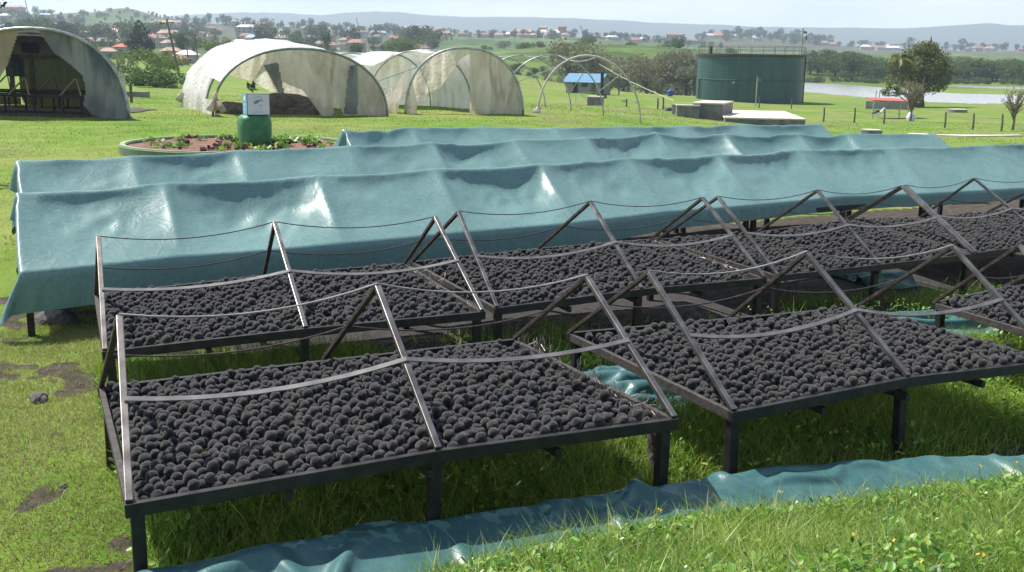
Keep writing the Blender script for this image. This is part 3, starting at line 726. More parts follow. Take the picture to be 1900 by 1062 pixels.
        hit=h<lim; X[...,2]=np.where(hit,lim+rz[:,None],X[...,2])
        # friction on the frames
        X[hit]=X[hit]*np.array([.35,.35,1])+Xp[hit]*np.array([.65,.65,0])
        k=len(q)-1-nsk-nsl
        X[fcol,k,:2]=base[fcol,:2]                                                             # tied at the peaks
        for ke,sg in ((len(q)-1-nsk,-1),(4,1)):                                                  # lashed to the table rails
            tgt=base+nx*sg*wid; X[sup,ke,:2]=X[sup,ke,:2]*.3+tgt[sup,:2]*.7; X[sup,ke,2]=np.maximum(X[sup,ke,2],rz[sup]-dropz-.01)
        # skirt stays outside the rail
        out=(np.broadcast_to(q[None],h.shape)>slope+.01)&sup[:,None]; push=np.where(out&(n>-wid-.015),n+wid+.015,0); X-=nx*push[...,None]
    X=drape(X,lu,lv,collide)
    if flare: X-=ax*(np.clip(1-S/.9,0,1.)[:,None]**1.5*np.clip(over/np.maximum(sk[:,None],.05),0,1)*flare)[...,None]
    mb=MB(); mb.grid(X); o=mb.build(name,M['tarp'],None,smooth=True)
    sd=o.modifiers.new('smooth','SUBSURF'); sd.levels=1; sd.render_levels=1
    tag(o,label,'tarpaulin','teal tarpaulins over drying rows')
    return R,nx,ax
hr1=lambda u:np.interp(u,[0,800,1900],[1.275,1.23,1.26])
T1=[(27,355),(305,337),(590,323),(808,311),(1003,302),(1165,291),(1330,284),(1480,276),(1650,273),(1828,268),(1990,261),(2160,254)]
R1,NX,AX=build_cover('tarpaulin_cover','longest teal tarpaulin, over the covered row closest to the open tables',[(u,v,hr1(u)) for u,v in T1],.42,[(0,.34),(.3,.27),(.4,.2),(.6,.17),(1,.14)],3,flare=.17)
hr2=lambda u:np.interp(u,[0,900,1740],[1.26,1.29,1.36])
T2=[(28,295),(245,287),(440,277),(645,269),(800,262),(955,257),(1085,253),(1215,245),(1345,246),(1477,246),(1572,246),(1737,247)]
build_cover('tarpaulin_cover','middle one of the three teal tarpaulins, between two other covered rows',[(u,v,hr2(u)) for u,v in T2],.47,[(0,.35),(1,.3)],5,.065)
hr3=lambda u:np.interp(u,[600,1525],[1.22,1.4])
T3=[(634,237),(765,234),(895,233),(1030,235),(1150,233),(1265,232),(1375,229),(1525,229)]
build_cover('tarpaulin_cover','farthest and shortest teal tarpaulin, nearest the flower bed',[(u,v,hr3(u)) for u,v in T3],.45,[(0,.3),(1,.3)],8,.075)
# tables under the nearest cover
for k in range(0,10):
    a=R1[k]; b=R1[k+1]
    if k%2: continue
    base=np.array([a[0],a[1],tz(a[0],a[1])]); T=thing('covered_table','covered drying table %s, dark legs showing below the hem'%(['at the hanging tarpaulin corner','second from the hanging corner','third from the hanging corner','fourth from the hanging corner','farthest along the row'][k//2]),'drying table',base,'drying tables under the tarpaulin')
    dn=np.array([0,0,-.75]); e=R1[min(k+2,11)]
    for sg in (-.84,.84):
        mb=MB(); mb.bar(a+NX*sg+dn+AX*.03,e+NX*sg+dn-AX*.03,.035,.07); mb.build('side_rail',M['black_iron'],T,off=base)
        for p in (a+AX*.06,(a+e)/2,e-AX*.06):
            pp=p+NX*sg+dn; mb=MB(); mb.bar((pp[0],pp[1],tz(pp[0],pp[1])-.04),pp,.06,.06,up=NX); mb.build('leg',M['black_iron'],T,off=base)
    mb=MB(); mb.grid([[a+NX*s*.82+dn+AX*.04 for s in (-1,1)],[e+NX*s*.82+dn-AX*.04 for s in (-1,1)]]); mb.build('mesh_floor',M['mesh'],T,off=base)
# ------------------------------------------------------------------ sheets lying on the ground
def lay_sheet(name,label,corner,nm,nn,cell,press,lift,seed,steps=110,width=None):
    """a loose sheet dropped on the ground: corner(a,b)->(m,n) plan position, pressed together so that it buckles"""
    a,b=np.meshgrid(np.linspace(0,1,nm),np.linspace(0,1,nn),indexing='ij'); m,n=corner(a,b); x,y=xy(m,n); g0=terrain(x.ravel(),y.ravel()).reshape(x.shape)
    X=np.stack([x,y,g0+.02+lift(m,n,a,b)+.2*fbm(m*1.5+seed,n*1.7,3)**1.5],-1)
    lu=np.linalg.norm(np.diff(X[...,:2],axis=0),axis=-1)*press[0]; lv=np.linalg.norm(np.diff(X[...,:2],axis=1),axis=-1)*press[1]
    # tabulate the ground under the sheet
    gx=np.linspace(x.min()-.4,x.max()+.4,160);gy=np.linspace(y.min()-.4,y.max()+.4,160); GX,GY=np.meshgrid(gx,gy,indexing='ij'); GZ=terrain(GX.ravel(),GY.ravel()).reshape(GX.shape)
    def ground_z(px,py):
        fx=np.clip((px-gx[0])/(gx[1]-gx[0]),0,158.99);fy=np.clip((py-gy[0])/(gy[1]-gy[0]),0,158.99);i=fx.astype(int);j=fy.astype(int);fx=fx-i;fy=fy-j
        return GZ[i,j]*(1-fx)*(1-fy)+GZ[i+1,j]*fx*(1-fy)+GZ[i,j+1]*(1-fx)*fy+GZ[i+1,j+1]*fx*fy
    prop=lift(m,n,a,b)
    def collide(X,Xp):
        mm,nn_=mn(X[...,0],X[...,1]); z=ground_z(X[...,0],X[...,1])+.018+support(mm,nn_) 
        hit=X[...,2]<z; X[...,2]=np.where(hit,z,X[...,2]); X[hit]=X[hit]*np.array([.15,.15,1])+Xp[hit]*np.array([.85,.85,0])
    support=SUP[0]
    X=drape(X,lu,lv,collide,steps,4,comp=1.,bend=.3,G_=3.)
    mb=MB(); mb.grid(X); o=mb.build(name,M['tarp_ground'],None,smooth=True); sd=o.modifiers.new('smooth','SUBSURF'); sd.levels=1; sd.render_levels=1
    return tag(o,label,'tarpaulin')
SUP=[None]
# the long sheet lies over a low grassy hump that runs along the foot of the front tables
def hump(m,n):
    top=np.interp(m,[-.35,0,.6,1.5,2.6,3.2,4,5,8.5],[.14,.25,.27,.25,.24,.24,.17,.1,.09])
    nb=np.interp(m,[-.35,3.2,4,5,8.5],[-.03,-.03,-.06,-.22,-.37]); t=(n-nb)
    gb=bank(*xy(m,n))
    return np.maximum(0,np.where(t>0,top*np.clip(1-t/.12,0,1),top*np.clip(1+t/.7,0,1))-gb*.8)
SUP[0]=hump
def plan(a,b):
    m=-.5+a*9.; ne=bank0(m)-.33; nf=np.where(m<1.2,np.interp(m,[.4,1.2],[-1.2,-.67]),ne-.16); nb=np.interp(m,[-.35,3.2,4,5,8.5],[.02,.02,-.0,-.16,-.3])+.03*np.sin(m*2.1)
    return m,nb+(nf-nb)*b
lay_sheet('ground_tarpaulin','long crumpled teal sheet lying on the grass in front of the front tables',plan,280,34,.03,(1.05,1.13),lambda m,n,a,b:hump(m,n)+.02,4,45)
SUP[0]=lambda m,n:0*m
fold=lambda hh:(lambda m,n,a,b:hh*np.abs(np.sin(b*10+2*a))*np.minimum(1,6*np.minimum(np.minimum(a,1-a),np.minimum(b,1-b))+.1))
lay_sheet('folded_tarpaulin','folded teal sheet lying in the gap between the two front row tables',lambda a,b:(3.05+.95*a+.1*b,1.7+1.05*b),46,46,.03,(1.1,1.35),fold(.17),3,24)
lay_sheet('folded_tarpaulin','teal sheet bundled on the grass behind the front row near the picture edge',lambda a,b:(6.75+1.4*a,2.55+.85*b-.25*a),56,40,.03,(1.12,1.35),fold(.18),5,24)
lay_sheet('tarpaulin_scrap','small shiny teal scrap lying on dark soil beneath the second row',lambda a,b:(8.25+.5*a,4.45+.75*b),22,28,.03,(1.2,1.3),fold(.1),9,24)
# ------------------------------------------------------------------ grass
def leafclump_mesh0(name,n,size,spread,hgt,mat,seed,elev=(.2,1.2)):
    r2=np.random.default_rng(seed); V=[];Fs=[]
    for k in range(n):
        th=r2.uniform(0,6.28); el=r2.uniform(*elev); s=size*r2.uniform(.6,1.3); c=np.array([r2.normal(0,spread),r2.normal(0,spread),r2.uniform(0,hgt)])
        d=np.array([math.cos(th)*math.cos(el),math.sin(th)*math.cos(el),math.sin(el)]); sd=np.array([-math.sin(th),math.cos(th),0])*s*.3
        o=len(V); V+=[c,c+d*s*.5+sd,c+d*s,c+d*s*.5-sd]; Fs.append((o,o+1,o+2,o+3))
    me=bpy.data.meshes.new(name); me.from_pydata([tuple(v) for v in V],[],Fs); me.materials.append(mat); return me
def blades(name,x,y,z,h,w,mat,lean=.35,segs=2,curl=.5,label=None,cat='grass',seed=1):
    r2=np.random.default_rng(seed); N=len(x); th=r2.uniform(0,2*np.pi,N); ph=r2.uniform(0,2*np.pi,N); le=np.abs(r2.normal(lean,lean*.5,N))
    dx,dy=np.cos(th),np.sin(th); wx,wy=-np.sin(ph),np.cos(ph)
    ts=np.linspace(0,1,segs+1); V=[]
    for k,t in enumerate(ts):
        off=h*le*(t*(1-curl)+curl*t*t*1.6); zz=h*(t-.22*le*t*t); ww=w*(1-t**1.6)
        c=np.stack([x+dx*off,y+dy*off,z+zz],1); s=np.stack([wx*ww/2,wy*ww/2,np.zeros(N)],1)
        if k<segs: V+=[c-s,c+s]
        else: V+=[c]
    nv=len(V); V=np.stack(V,1).reshape(-1,3); b=(np.arange(N)*nv)[:,None]
    fl=[];sz=[]
    pf=[]
    for k in range(segs-1): pf.append([2*k,2*k+1,2*k+3,2*k+2])
    quad=(b[:,:,None]+np.array(pf)[None]).reshape(-1,4) if pf else np.zeros((0,4),int)
    tri=b+np.array([[2*segs-2,2*segs-1,2*segs]])
    flat=np.concatenate([quad.ravel(),tri.ravel()]); sizes=np.r_[np.full(len(quad),4),np.full(N,3)]
    me=rawmesh(name,V,flat,sizes,mat); o=bpy.data.objects.new(name,me); link(o); tag(o,label,cat,kind='stuff'); return o
def inside_any_tarp(m,n): return (n<.05)&(n>-1.15)&(m>-.3)&(m<8.5)
r3=np.random.default_rng(5)
# short lawn beside the tables
def cull(x,y,pad=450):
    z=terrain(x,y); c,s=math.cos(PITCH),math.sin(PITCH); d=y*c-(z-H)*s; up=y*s+(z-H)*c
    u=950+F*x/np.maximum(d,.1); v=531-F*up/np.maximum(d,.1)
    k=(d>.3)&(u>-pad-120)&(u<1900+pad+120)&(v<1062+pad+90)&(v>-50)
    return x[k],y[k],z[k]
N=150000; x=r3.uniform(-4.6,-.9,N); y=r3.uniform(3.4,11.,N); m,n=mn(x,y); nz=fbm(x*1.6,y*1.6,4)
k=(m<.25)&(r3.random(N)>np.clip((fbm(x*3.1,y*3.1,4)-.58+.13*sstep(3.2,4,n)*(1-sstep(6.5,8,n)))*4,.0,.9))&~(inside_any_tarp(m,n)); x,y=x[k],y[k]; x,y,z=cull(x,y)
blades('short_grass',x,y,z,r3.uniform(.015,.05,len(x)),r3.uniform(.003,.006,len(x)),M['blade'],.7,2,.5,'patchy short lawn grass beside the drying tables',seed=11)
# tall grass under and between tables
N=190000; m=r3.uniform(-.3,9.5,N); n=r3.uniform(.03,4.2,N); m=np.where(m<.06,m+1,m); x,y=xy(m,n); nz=fbm(x*1.3+7,y*1.3,4)
dens=np.where(n<2.2,np.clip(1.5-1.9*nz,.12,1),np.where(n<2.9,np.where(m>2.3,np.clip(1.6-2.2*nz,.06,.8),.9),np.where(m>2.2,np.clip(.9-1.8*nz,0,.35),.8)))
dens=np.where((n>2.2)&(n<3.2)&(m>4.6),np.clip(1.6-1.9*nz,.1,1),dens)
k=(r3.random(N)<dens)&~((m>3.)&(m<4.1)&(n>1.65)&(n<2.8))&~((m>6.7)&(m<8.2)&(n>2.3)&(n<3.45)); x,y=x[k],y[k];nk=n[k]; x0,y0=x,y; x,y,z=cull(x,y)
m,n=mn(x,y); hh=r3.uniform(.06,.24,len(x))*(.55+.9*fbm(x*2,y*2,2))*np.where(r3.random(len(x))>.96,1.5,1)
blades('tall_grass',x,y,z,hh,r3.uniform(.004,.009,len(x)),M['blade_tall'],.5,3,.7,'tall weedy grass growing under and between the drying tables',seed=12)
# bank grass close to the camera
N=340000; m=r3.uniform(-.5,8.6,N); n=-(r3.random(N)**1.2)*3.4-.2; x,y=xy(m,n); n0=bank0(m)-.33
nz=fbm(x*2.5,y*2.5,3); k=(n<n0-.0+.12*(nz-.5))&(y>1.5); x,y=x[k],y[k]; x,y,z=cull(x,y)
gsel=r3.random(len(x)); hh=r3.uniform(.03,.085,len(x))*(.55+.9*fbm(x*2.2+3,y*2.2,2)); hh=np.where(gsel>.975,hh*2.2,hh)
blades('bank_grass',x,y,z,hh,r3.uniform(.0028,.0055,len(x)),M['blade_bank'],.65,3,.7,'lush bright grass on the bank in front of the ground sheet',seed=13)
# tufts overhanging the sheet edge
N=9000; m=np.abs(r3.normal(0,1,N)); cm=r3.choice([1.0,1.5,1.75,2.0,2.55,2.65,3.2,3.7,4.3,4.9],N); m=cm+r3.normal(0,.13,N); n0=bank0(m)-.33; n=n0+r3.normal(-.04,.06,N); x,y=xy(m,n); x,y,z=cull(x,y)
k=r3.random(len(x))<.5; blades('grass_tufts',x[k],y[k],z[k],r3.uniform(.08,.2,k.sum()),r3.uniform(.004,.008,k.sum()),M['blade_bank'],.55,4,.8,'taller grass tufts along the edge of the ground sheet',seed=14)
for kk in range(14):
    m_=[1.35,1.7,2.1,2.55,2.75,3.0,3.35,3.6,3.9,4.2,2.9,3.2,1.9,4.5][kk]; n_=float(bank0(m_))-.36-.05*(kk%3); x_,y_=xy(m_,n_); z_=tz(x_,y_); h_=.1+.02*(kk%5)
    mb=MB(); lean=.02*((kk*7)%5-2); mb.tube([(0,0,-.02),(lean*.4,.005,h_*.6),(lean,0,h_)],.0016,5); T=thing('flower_stalk','thin weed stalk with a tiny yellow head at the edge of the ground sheet','weed',(x_,y_,z_),'yellow headed stalks along the sheet edge'); mb.build('stem',M['blade_tall'],T)
    me=leafclump_mesh0('flower_head',9,.014,.003,.008,M['flower_yellow'],kk); o=bpy.data.objects.new('flower_head',me); link(o,T); o.location=(lean,0,h_)
# broad-leaved weeds
def leaves(name,x,y,z,s,mat,label,tilt=.6,seed=2,flat=.6,kind='stuff',cat='weeds'):
    r2=np.random.default_rng(seed);N=len(x); th=r2.uniform(0,2*np.pi,N); el=r2.normal(flat,.4,N)
    d=np.stack([np.cos(th)*np.cos(el),np.sin(th)*np.cos(el),np.sin(el)],1); sd=np.stack([-np.sin(th),np.cos(th),r2.normal(0,.3,N)],1)
    nr=np.cross(d,sd); c=np.stack([x,y,z],1); s=s[:,None]
    wv=s*r2.uniform(.24,.4,N)[:,None]
    V=np.stack([c,c+d*s*.35+sd*wv*.85+nr*s*.05,c+d*s*.72+sd*wv*.75+nr*s*.02,c+d*s-nr*s*.1,c+d*s*.72-sd*wv*.75+nr*s*.02,c+d*s*.35-sd*wv*.85+nr*s*.05,c+d*s*.45-nr*s*.05],1)
    b=(np.arange(N)*7)[:,None,None]; Fc=(b+np.array([[0,1,6],[1,2,6],[2,3,6],[3,4,6],[4,5,6],[5,0,6]])[None]).reshape(-1,3)
    me=rawmesh(name,V.reshape(-1,3),Fc,np.full(len(Fc),3),mat); o=bpy.data.objects.new(name,me); link(o); tag(o,label,cat,kind=kind); return o
N=68000; m=r3.uniform(.6,8.6,N); n=-(r3.random(N)**1.1)*3-.2; x,y=xy(m,n); n0=bank0(m)-.33; nz=fbm(x*1.9+31,y*1.9,3); k=(n<n0-.02)&(r3.random(N)<np.clip((nz-.38)*5,.05,1))&(y>1.5); x,y=x[k],y[k]; x,y,z=cull(x,y)
leaves('weed_leaves',x,y,z+r3.uniform(.01,.06,len(x)),r3.uniform(.011,.036,len(x))*(.7+.6*r3.random(len(x))),M['herb'],'broad-leaved weeds among the grass on the bank',seed=21,flat=.45)
k=r3.random(len(x))<.009; leaves('yellow_flowers',x[k],y[k],z[k]+r3.uniform(.05,.11,k.sum()),np.full(k.sum(),.014),M['flower_yellow'],'tiny yellow flowers scattered over the bank',seed=22,flat=.9,cat='flowers')
k=r3.random(len(x))<.006; leaves('white_flowers',x[k],y[k],z[k]+.06,np.full(k.sum(),.02),M['flower_white'],'few whitish petals scattered over the bank',seed=23,flat=.9,cat='flowers')
N=26000; m=r3.uniform(0,9,N); n=r3.uniform(.05,3.6,N); x,y=xy(m,n); nz=fbm(x*1.7+3,y*1.7,3); k=(nz>.5)&(r3.random(N)<.7)&~((m>3.)&(m<4.1)&(n>1.65)&(n<2.8)); x,y,z=cull(x[k],y[k]); leaves('undergrowth_leaves',x,y,z+r3.uniform(.02,.2,len(x)),r3.uniform(.02,.05,len(x)),M['herb'],'leafy weeds growing under the drying tables',seed=24)
# meadow behind: sparser, larger tufts with distance
N=150000; d=np.exp(r3.uniform(np.log(9),np.log(75),N)); u=r3.uniform(-150,2050,N); x=(u-950)/F*d; y=d; m,n=mn(x,y)
k=~((n<9.+.2*np.maximum(0,m-3))&(m>-.8)&(m<26))&~((n>3.3)&(n<5.6)&(m>-1.6)); x,y,d=x[k],y[k],d[k]; cl=fbm(x*.7,y*.7,3); k=r3.random(len(x))<np.clip((cl-.3)*3,.1,1); x,y,d=x[k],y[k],d[k]; z=terrain(x,y)
blades('meadow_grass',x,y,z,r3.uniform(.015,.045,len(x))*(.7+d/60)*(.5+1.*fbm(x*.5+5,y*.5,2)),r3.uniform(.005,.01,len(x))*(.6+d/16),M['blade_meadow'],.6,2,.5,'mown-looking meadow grass around the polytunnels',seed=15)
# ------------------------------------------------------------------ stones
def rock(name,label,p,s,seed,mat='rock',cat='rock',flat=.6):
    r2=np.random.default_rng(seed); V,Fc=ico(3); d=np.array([fbm(v[0]*1.3+seed,v[1]*1.3+v[2]*.9,4) for v in V]); V=V*(.55+.9*d[:,None])*np.array([1,.75,flat])*s
    V=np.sign(V)*np.abs(V); me=rawmesh(name,V,Fc,np.full(len(Fc),3),M[mat],False); o=bpy.data.objects.new(name,me); link(o); o.location=tuple(p); o.rotation_euler=(0,0,r2.uniform(0,6)); return tag(o,label,cat)
def onground(u,v):
    # march the ray to the terrain
    r=ray(u,v); t=2.
    ts=np.exp(np.linspace(np.log(2.),np.log(600),1500)); pts=CAM+r[None]*ts[:,None]; zz=terrain(pts[:,0],pts[:,1]); i=int(np.argmax(pts[:,2]<zz)); return pts[i]*[1,1,0]+[0,0,zz[i]]
for kk,(u,v,s,lab) in enumerate([(72,746,.085,'flat grey rock lying on the lawn beside the nearest table'),(1392,862,.1,'grey stone at the foot of the corner leg of the right front table'),(1700,832,.08,'grey stone beside the middle leg of the right front table'),(105,600,.17,'reddish stone half under the tarpaulin corner'),(118,905,.03,'small brown stone on the lawn'),(1168,868,.09,'dark stone in the grass near the nearest table')]):
    p=onground(u,v); rock('rock',lab,p+np.array([0,0,s*.15]),s,60+kk)
# split log beside the leg
p=onground(1222,898); mb=MB(); mb.tube([p+[0,0,-.03],p+[-.01,.01,.12],p+[-.03,.02,.24],p+[-.05,.02,.33]],[.05,.052,.045,.03],9); tag(mb.build('wood_stump',M['bark'],None,smooth=True),'short bent log standing beside the end leg of the nearest table','log')
# ------------------------------------------------------------------ polytunnels
def arch_pts(pl,pr,apex_h,n=33,p=2.15,lean=0.):
    pl=np.array(pl,float);pr=np.array(pr,float);out=[]
    for k in range(n):
        a=math.pi*(1-k/(n-1)); cx=math.copysign(abs(math.cos(a))**(2/p),math.cos(a)); s=abs(math.sin(a))**(2/p)
        b=(pl+pr)/2+(pr-pl)/2*cx; out.append(b+np.array([0,0,apex_h*s])+(pr-pl)/np.linalg.norm(pr-pl)*lean*s)
    return out
def toz(p): return np.array([p[0],p[1],tz(p[0],p[1])])
def shell(mb,rings,keep=lambda i,j,ni,nj:True,sag=0.,seed=0):
    """film stretched over hoops: rings = list of arch point lists"""
    A=[];sub=8
    for i in range(len(rings)-1):
        for k in range(sub+(1 if i==len(rings)-2 else 0)):
            t=k/sub; row=[]
            for j in range(len(rings[i])):
                p=rings[i][j]*(1-t)+rings[i+1][j]*t; c=(rings[i][0]+rings[i][-1])/2*(1-t)+(rings[i+1][0]+rings[i+1][-1])/2*t
                s=1-sag*4*t*(1-t)*(.6+.8*fbm(i*3.1+seed,j*.3,2))+.05*(fbm(i*8+k*.8+seed,j*.55,3)-.5)-.02*abs(math.sin(k*1.3+j*.25+3*fbm(i+seed,j*.4,2)))*(4*t*(1-t))
                row.append(c+(p-c)*s)
            A.append(row)
    A=np.array(A);R,Cn=A.shape[:2]
    mb.add(A.reshape(-1,3),[(i*Cn+j,i*Cn+j+1,(i+1)*Cn+j+1,(i+1)*Cn+j) for i in range(R-1) for j in range(Cn-1) if keep(i/(R-1),j/(Cn-1),i,j)])
def curtain(mb,arch,poly,axis,depth=.06,seed=0,res=44,folds=.06):
    res=130
    """cloth hung in the plane of an arch; poly in unit coordinates (0..1 along the base, 0..1 up)"""
    pl,pr=arch[0],arch[-1]; hmax=max(p[2] for p in arch)-min(pl[2],pr[2]); xs=np.linspace(0,1,res); zs=np.linspace(0,1,res)
    prof=np.array([[np.dot((p-pl)[:2],(pr-pl)[:2])/np.dot((pr-pl)[:2],(pr-pl)[:2]),(p[2]-pl[2]-(pr[2]-pl[2])*0)/hmax] for p in arch])
    V=[];idx={};Fs=[]
    X,Z=np.meshgrid(xs,zs); ins=inpoly(X.ravel(),Z.ravel(),poly).reshape(X.shape); top=np.interp(X,prof[:,0],prof[:,1]); ins&=(Z<=top+.03)
    for a in range(res):
        for b in range(res):
            x,z=xs[b],min(zs[a],np.interp(xs[b],prof[:,0],prof[:,1])-.004)
            w=fbm(x*9+seed,z*1.2,3)-.5+.5*abs(math.sin(x*26+3*fbm(x*3+seed,z*1.5,2)))*(.4+z)-.3
            p=pl+(pr-pl)*x; p=np.array([p[0],p[1],pl[2]+(pr[2]-pl[2])*x*(1-z)+hmax*z])+axis*(depth+folds*2*w); V.append(p)
    for a in range(res-1):
        for b in range(res-1):
            if ins[a,b] and ins[a,b+1] and ins[a+1,b] and ins[a+1,b+1]: Fs.append((a*res+b,a*res+b+1,(a+1)*res+b+1,(a+1)*res+b))
    mb.add(V,Fs)
AXT=np.array([-.42,.907,0])
def tunnel(name,label,pl,pr,hgt,nring,step,p=2.15,lean=0.,axis=AXT,grow=(1,)*9):
    pl=toz(pl);pr=toz(pr); T=thing(name,label,'polytunnel',(pl+pr)/2,None); base=(pl+pr)/2; rings=[]
    for k in range(nring):
        a=toz(pl+axis*step*k);b=toz(pr+axis*step*k); rings.append(arch_pts(a-[0,0,.05],b-[0,0,.05],hgt*grow[k],p=p,lean=lean))
    return T,base,rings
def hoops(T,base,rings,r,mat,skip=()):
    for k,ar in enumerate(rings):
        if k in skip: continue
        mb=MB(); c_=(np.array(ar[0])+np.array(ar[-1]))/2; mb.tube(ar if k==0 else [c_+(np.array(p)-c_)*.975 for p in ar],r*(1.35 if k==0 else .95),8); mb.build('hoop',M[mat],T,smooth=True,off=base)
# white tunnel
T,base,rg=tunnel('polytunnel','large white polytunnel with a torn open front, standing behind the flower bed sign',P(395,215,38.6),P(719,209,41),2.5,5,2.05,2.2,.0,grow=(1,1.09,1.15,1.18,1.18))
TUN2=(T,base,rg)
hoops(T,base,rg,.035,'hoop_dull')
mb=MB(); shell(mb,rg,lambda a,b,i,j: not (b<.14 and a<.22 and b>.035) and not (a>.9 and .45<b<.6 and j%3==0),.035,3); mb.build('film_cover',M['pvc_white'],T,smooth=True,off=base)
mb=MB(); curtain(mb,rg[0],[(.3,.86),(.22,.5),(.30,.66),(.42,.47),(.5,.4),(.56,.2),(.62,-.02),(.68,-.02),(.69,.3),(.74,.02),(1.,.0),(1,1),(.3,1)],AXT,.1,5); mb.build('front_curtain',M['film_beige'],T,smooth=True,off=base)
mb=MB(); curtain(mb,rg[0],[(.28,.75),(.36,.35),(.40,.36),(.37,.8)],AXT,-.05,8,44,.03); curtain(mb,rg[0],[(.73,.05),(.77,.75),(.83,.8),(.82,.05)],AXT,-.05,8,44,.05); mb.build('hanging_strip',M['film_grey'],T,smooth=True,off=base)
mb=MB(); curtain(mb,rg[-1],[(-.05,.42),(.2,.55),(.45,.4),(.62,.2),(.7,-.02),(1.05,-.02),(1.05,1.05),(-.05,1.05)],AXT,-.1,33); mb.build('rear_curtain',M['film_beige'],T,smooth=True,off=base)
# gathered rags at the feet
def ragpile(T,base,p,s,seed,mat):
    r2=np.random.default_rng(seed); mb=MB()
    for k in range(5):
        a=p+np.array([r2.normal(0,s*.5),r2.normal(0,s*.3),-.03]); b=p+np.array([r2.normal(s*.25,s*.15),r2.normal(0,.1),s*r2.uniform(.8,1.5)])
        mb.tube([a,a*.6+b*.4+[0,0,.02],a*.3+b*.7,b],[s*.28,s*.22,s*.16,s*.07],7)
    mb.build('gathered_film',M[mat],T,smooth=True,off=base)
ragpile(T,base,rg[0][1]+[.0,0,.0],.45,3,'film_beige'); ragpile(T,base,rg[-1][1],.4,4,'film_beige')
for u,d,w,hh,lab,sd in ((520,42.0,1.5,.42,'dark heap of dried sludge inside the white polytunnel, under its torn curtain',1),(435,41.5,.9,.36,'small dark sludge heap inside the white polytunnel beside its bunched corner',2)):
    p=G(u,d); o=rock('sludge_heap',lab,p+[0,0,.05],w,80+sd,'soil_heap','sludge heap',.42)
# beige tunnel
T,base,rg=tunnel('polytunnel','beige polytunnel with half its side film slumped to the grass, middle of the tunnel row',P(752,206,42.5),P(971,208,42.8),2.62,4,5.2,2.25,.0)
hoops(T,base,rg,.035,'hoop'); TUN3=rg
mb=MB(); shell(mb,rg[:3],lambda a,b,i,j: (b>.42) if a<.48 else (b>.26),.05,9); mb.build('film_cover',M['pvc_white'],T,smooth=True,off=base)
mb=MB(); curtain(mb,rg[0],[(0,0),(.02,1),(.62,1),(.46,.82),(.36,.55),(.3,.4),(.12,.28),(.1,0)],AXT,.05,3); curtain(mb,rg[0],[(.55,-.1),(.55,1),(1.02,1),(1.02,-.1)],AXT,.08,6); mb.build('front_curtain',M['film_beige'],T,smooth=True,off=base)
mb=MB(); curtain(mb,rg[2],[(.3,-.02),(.3,1.05),(1.05,1.05),(1.05,-.02)],AXT,0,37); mb.build('rear_curtain',M['pvc_white'],T,smooth=True,off=base)
# slumped film down the open flank
a=rg[0]; A=[]
for t in np.linspace(0,1,20):
    row=[]
    for s in np.linspace(0,1,16):
        top=a[int(2+s*0)]*(1-t)+(rg[1][1])*t; hgtt=(1-t)**1.6*1.75+.08
        p=a[0]*(1-t)+rg[1][0]*t; row.append(np.array([p[0]-.35*s-.25*t+.12*(1-s),p[1],p[2]+hgtt*(1-s)**1.1])+np.array([.1*(fbm(t*6,s*5,2)-.5)]*3))
    A.append(row)
mb=MB(); mb.grid(np.array(A)); mb.build('slumped_film',M['film_beige'],T,smooth=True,off=base)
mb=MB(); mb.tube([rg[0][8],rg[1][4]],.022,6); mb.tube([rg[0][20],rg[1][16]],.022,6); mb.tube([rg[0][4]+[0,0,-.3],rg[1][4]],.02,6); mb.build('purlin',M['hoop'],T,off=base)
# sooty tunnel at the picture edge
T,base,rg=tunnel('polytunnel','sooty grey polytunnel over dark drying racks, cut by the picture edge',P(-112,222,34.2),P(240,219,35),2.92,5,2.6,2.3,.0,axis=np.array([-.415,.91,0]))
hoops(T,base,rg,.04,'hoop',())
mb=MB(); shell(mb,rg,lambda a,b,i,j:True,.02,12); mb.build('film_cover',M['film_grey'],T,smooth=True,off=base)
ax1=np.array([-.415,.91,0])
mb=MB(); curtain(mb,rg[0],[(.55,.97),(.62,.74),(.7,.62),(.76,.5),(.775,.36),(.755,.18),(.8,.06),(.86,.03),(1.05,.0),(1.05,1.05),(.5,1.1)],ax1,.12,15,60,.08); mb.build('front_curtain',M['film_grey'],T,smooth=True,off=base)
mb=MB(); curtain(mb,rg[0],[(-.05,.3),(.32,.42),(.38,.6),(.44,.9),(.46,1.05),(-.05,1.05)],ax1,.12,19,60,.06); mb.build('front_flap',M['film_tan'],T,smooth=True,off=base)
mb=MB(); curtain(mb,rg[-1],[(.42,.16),(.42,1.05),(1.05,1.05),(1.05,.0),(.45,.0)],-ax1,.0,23,40,.05); curtain(mb,rg[-1],[(-.05,.62),(.43,.62),(.43,1.05),(-.05,1.05)],-ax1,.0,29,40,.05); curtain(mb,rg[-1],[(-.05,-.02),(.43,-.02),(.43,.13),(-.05,.13)],-ax1,.0,29,40,.05); mb.build('rear_net',M['film_mesh'],T,smooth=True,off=base)
mb=MB(); pr_=rg[-1]; c0=(pr_[0]+pr_[-1])/2
for k in (.38,.515): 
    p=pr_[0]+(pr_[-1]-pr_[0])*k; mb.box((p[0],p[1],p[2]+1.15),(.16,.12,2.3))
mb.box((c0[0],c0[1],c0[2]+2.0),(2.6,.12,.18)); mb.build('rear_frame',M['timber'],T,off=base)
pr2=pr_[0]+(pr_[-1]-pr_[0])*.44
mb=MB(); mb.box((pr2[0]-.25,pr2[1]+.05,pr2[2]+1.55),(.75,.04,.7)); mb.build('rear_panel',simple('faded_teal_board',(.05,.14,.15),(.08,.18,.19),2,.7),T,off=base)
mb=MB(); mb.box((c0[0]+.1,c0[1],c0[2]+2.35),(.7,.1,.42)); mb.build('vent_grille',M['black_iron'],T,off=base)
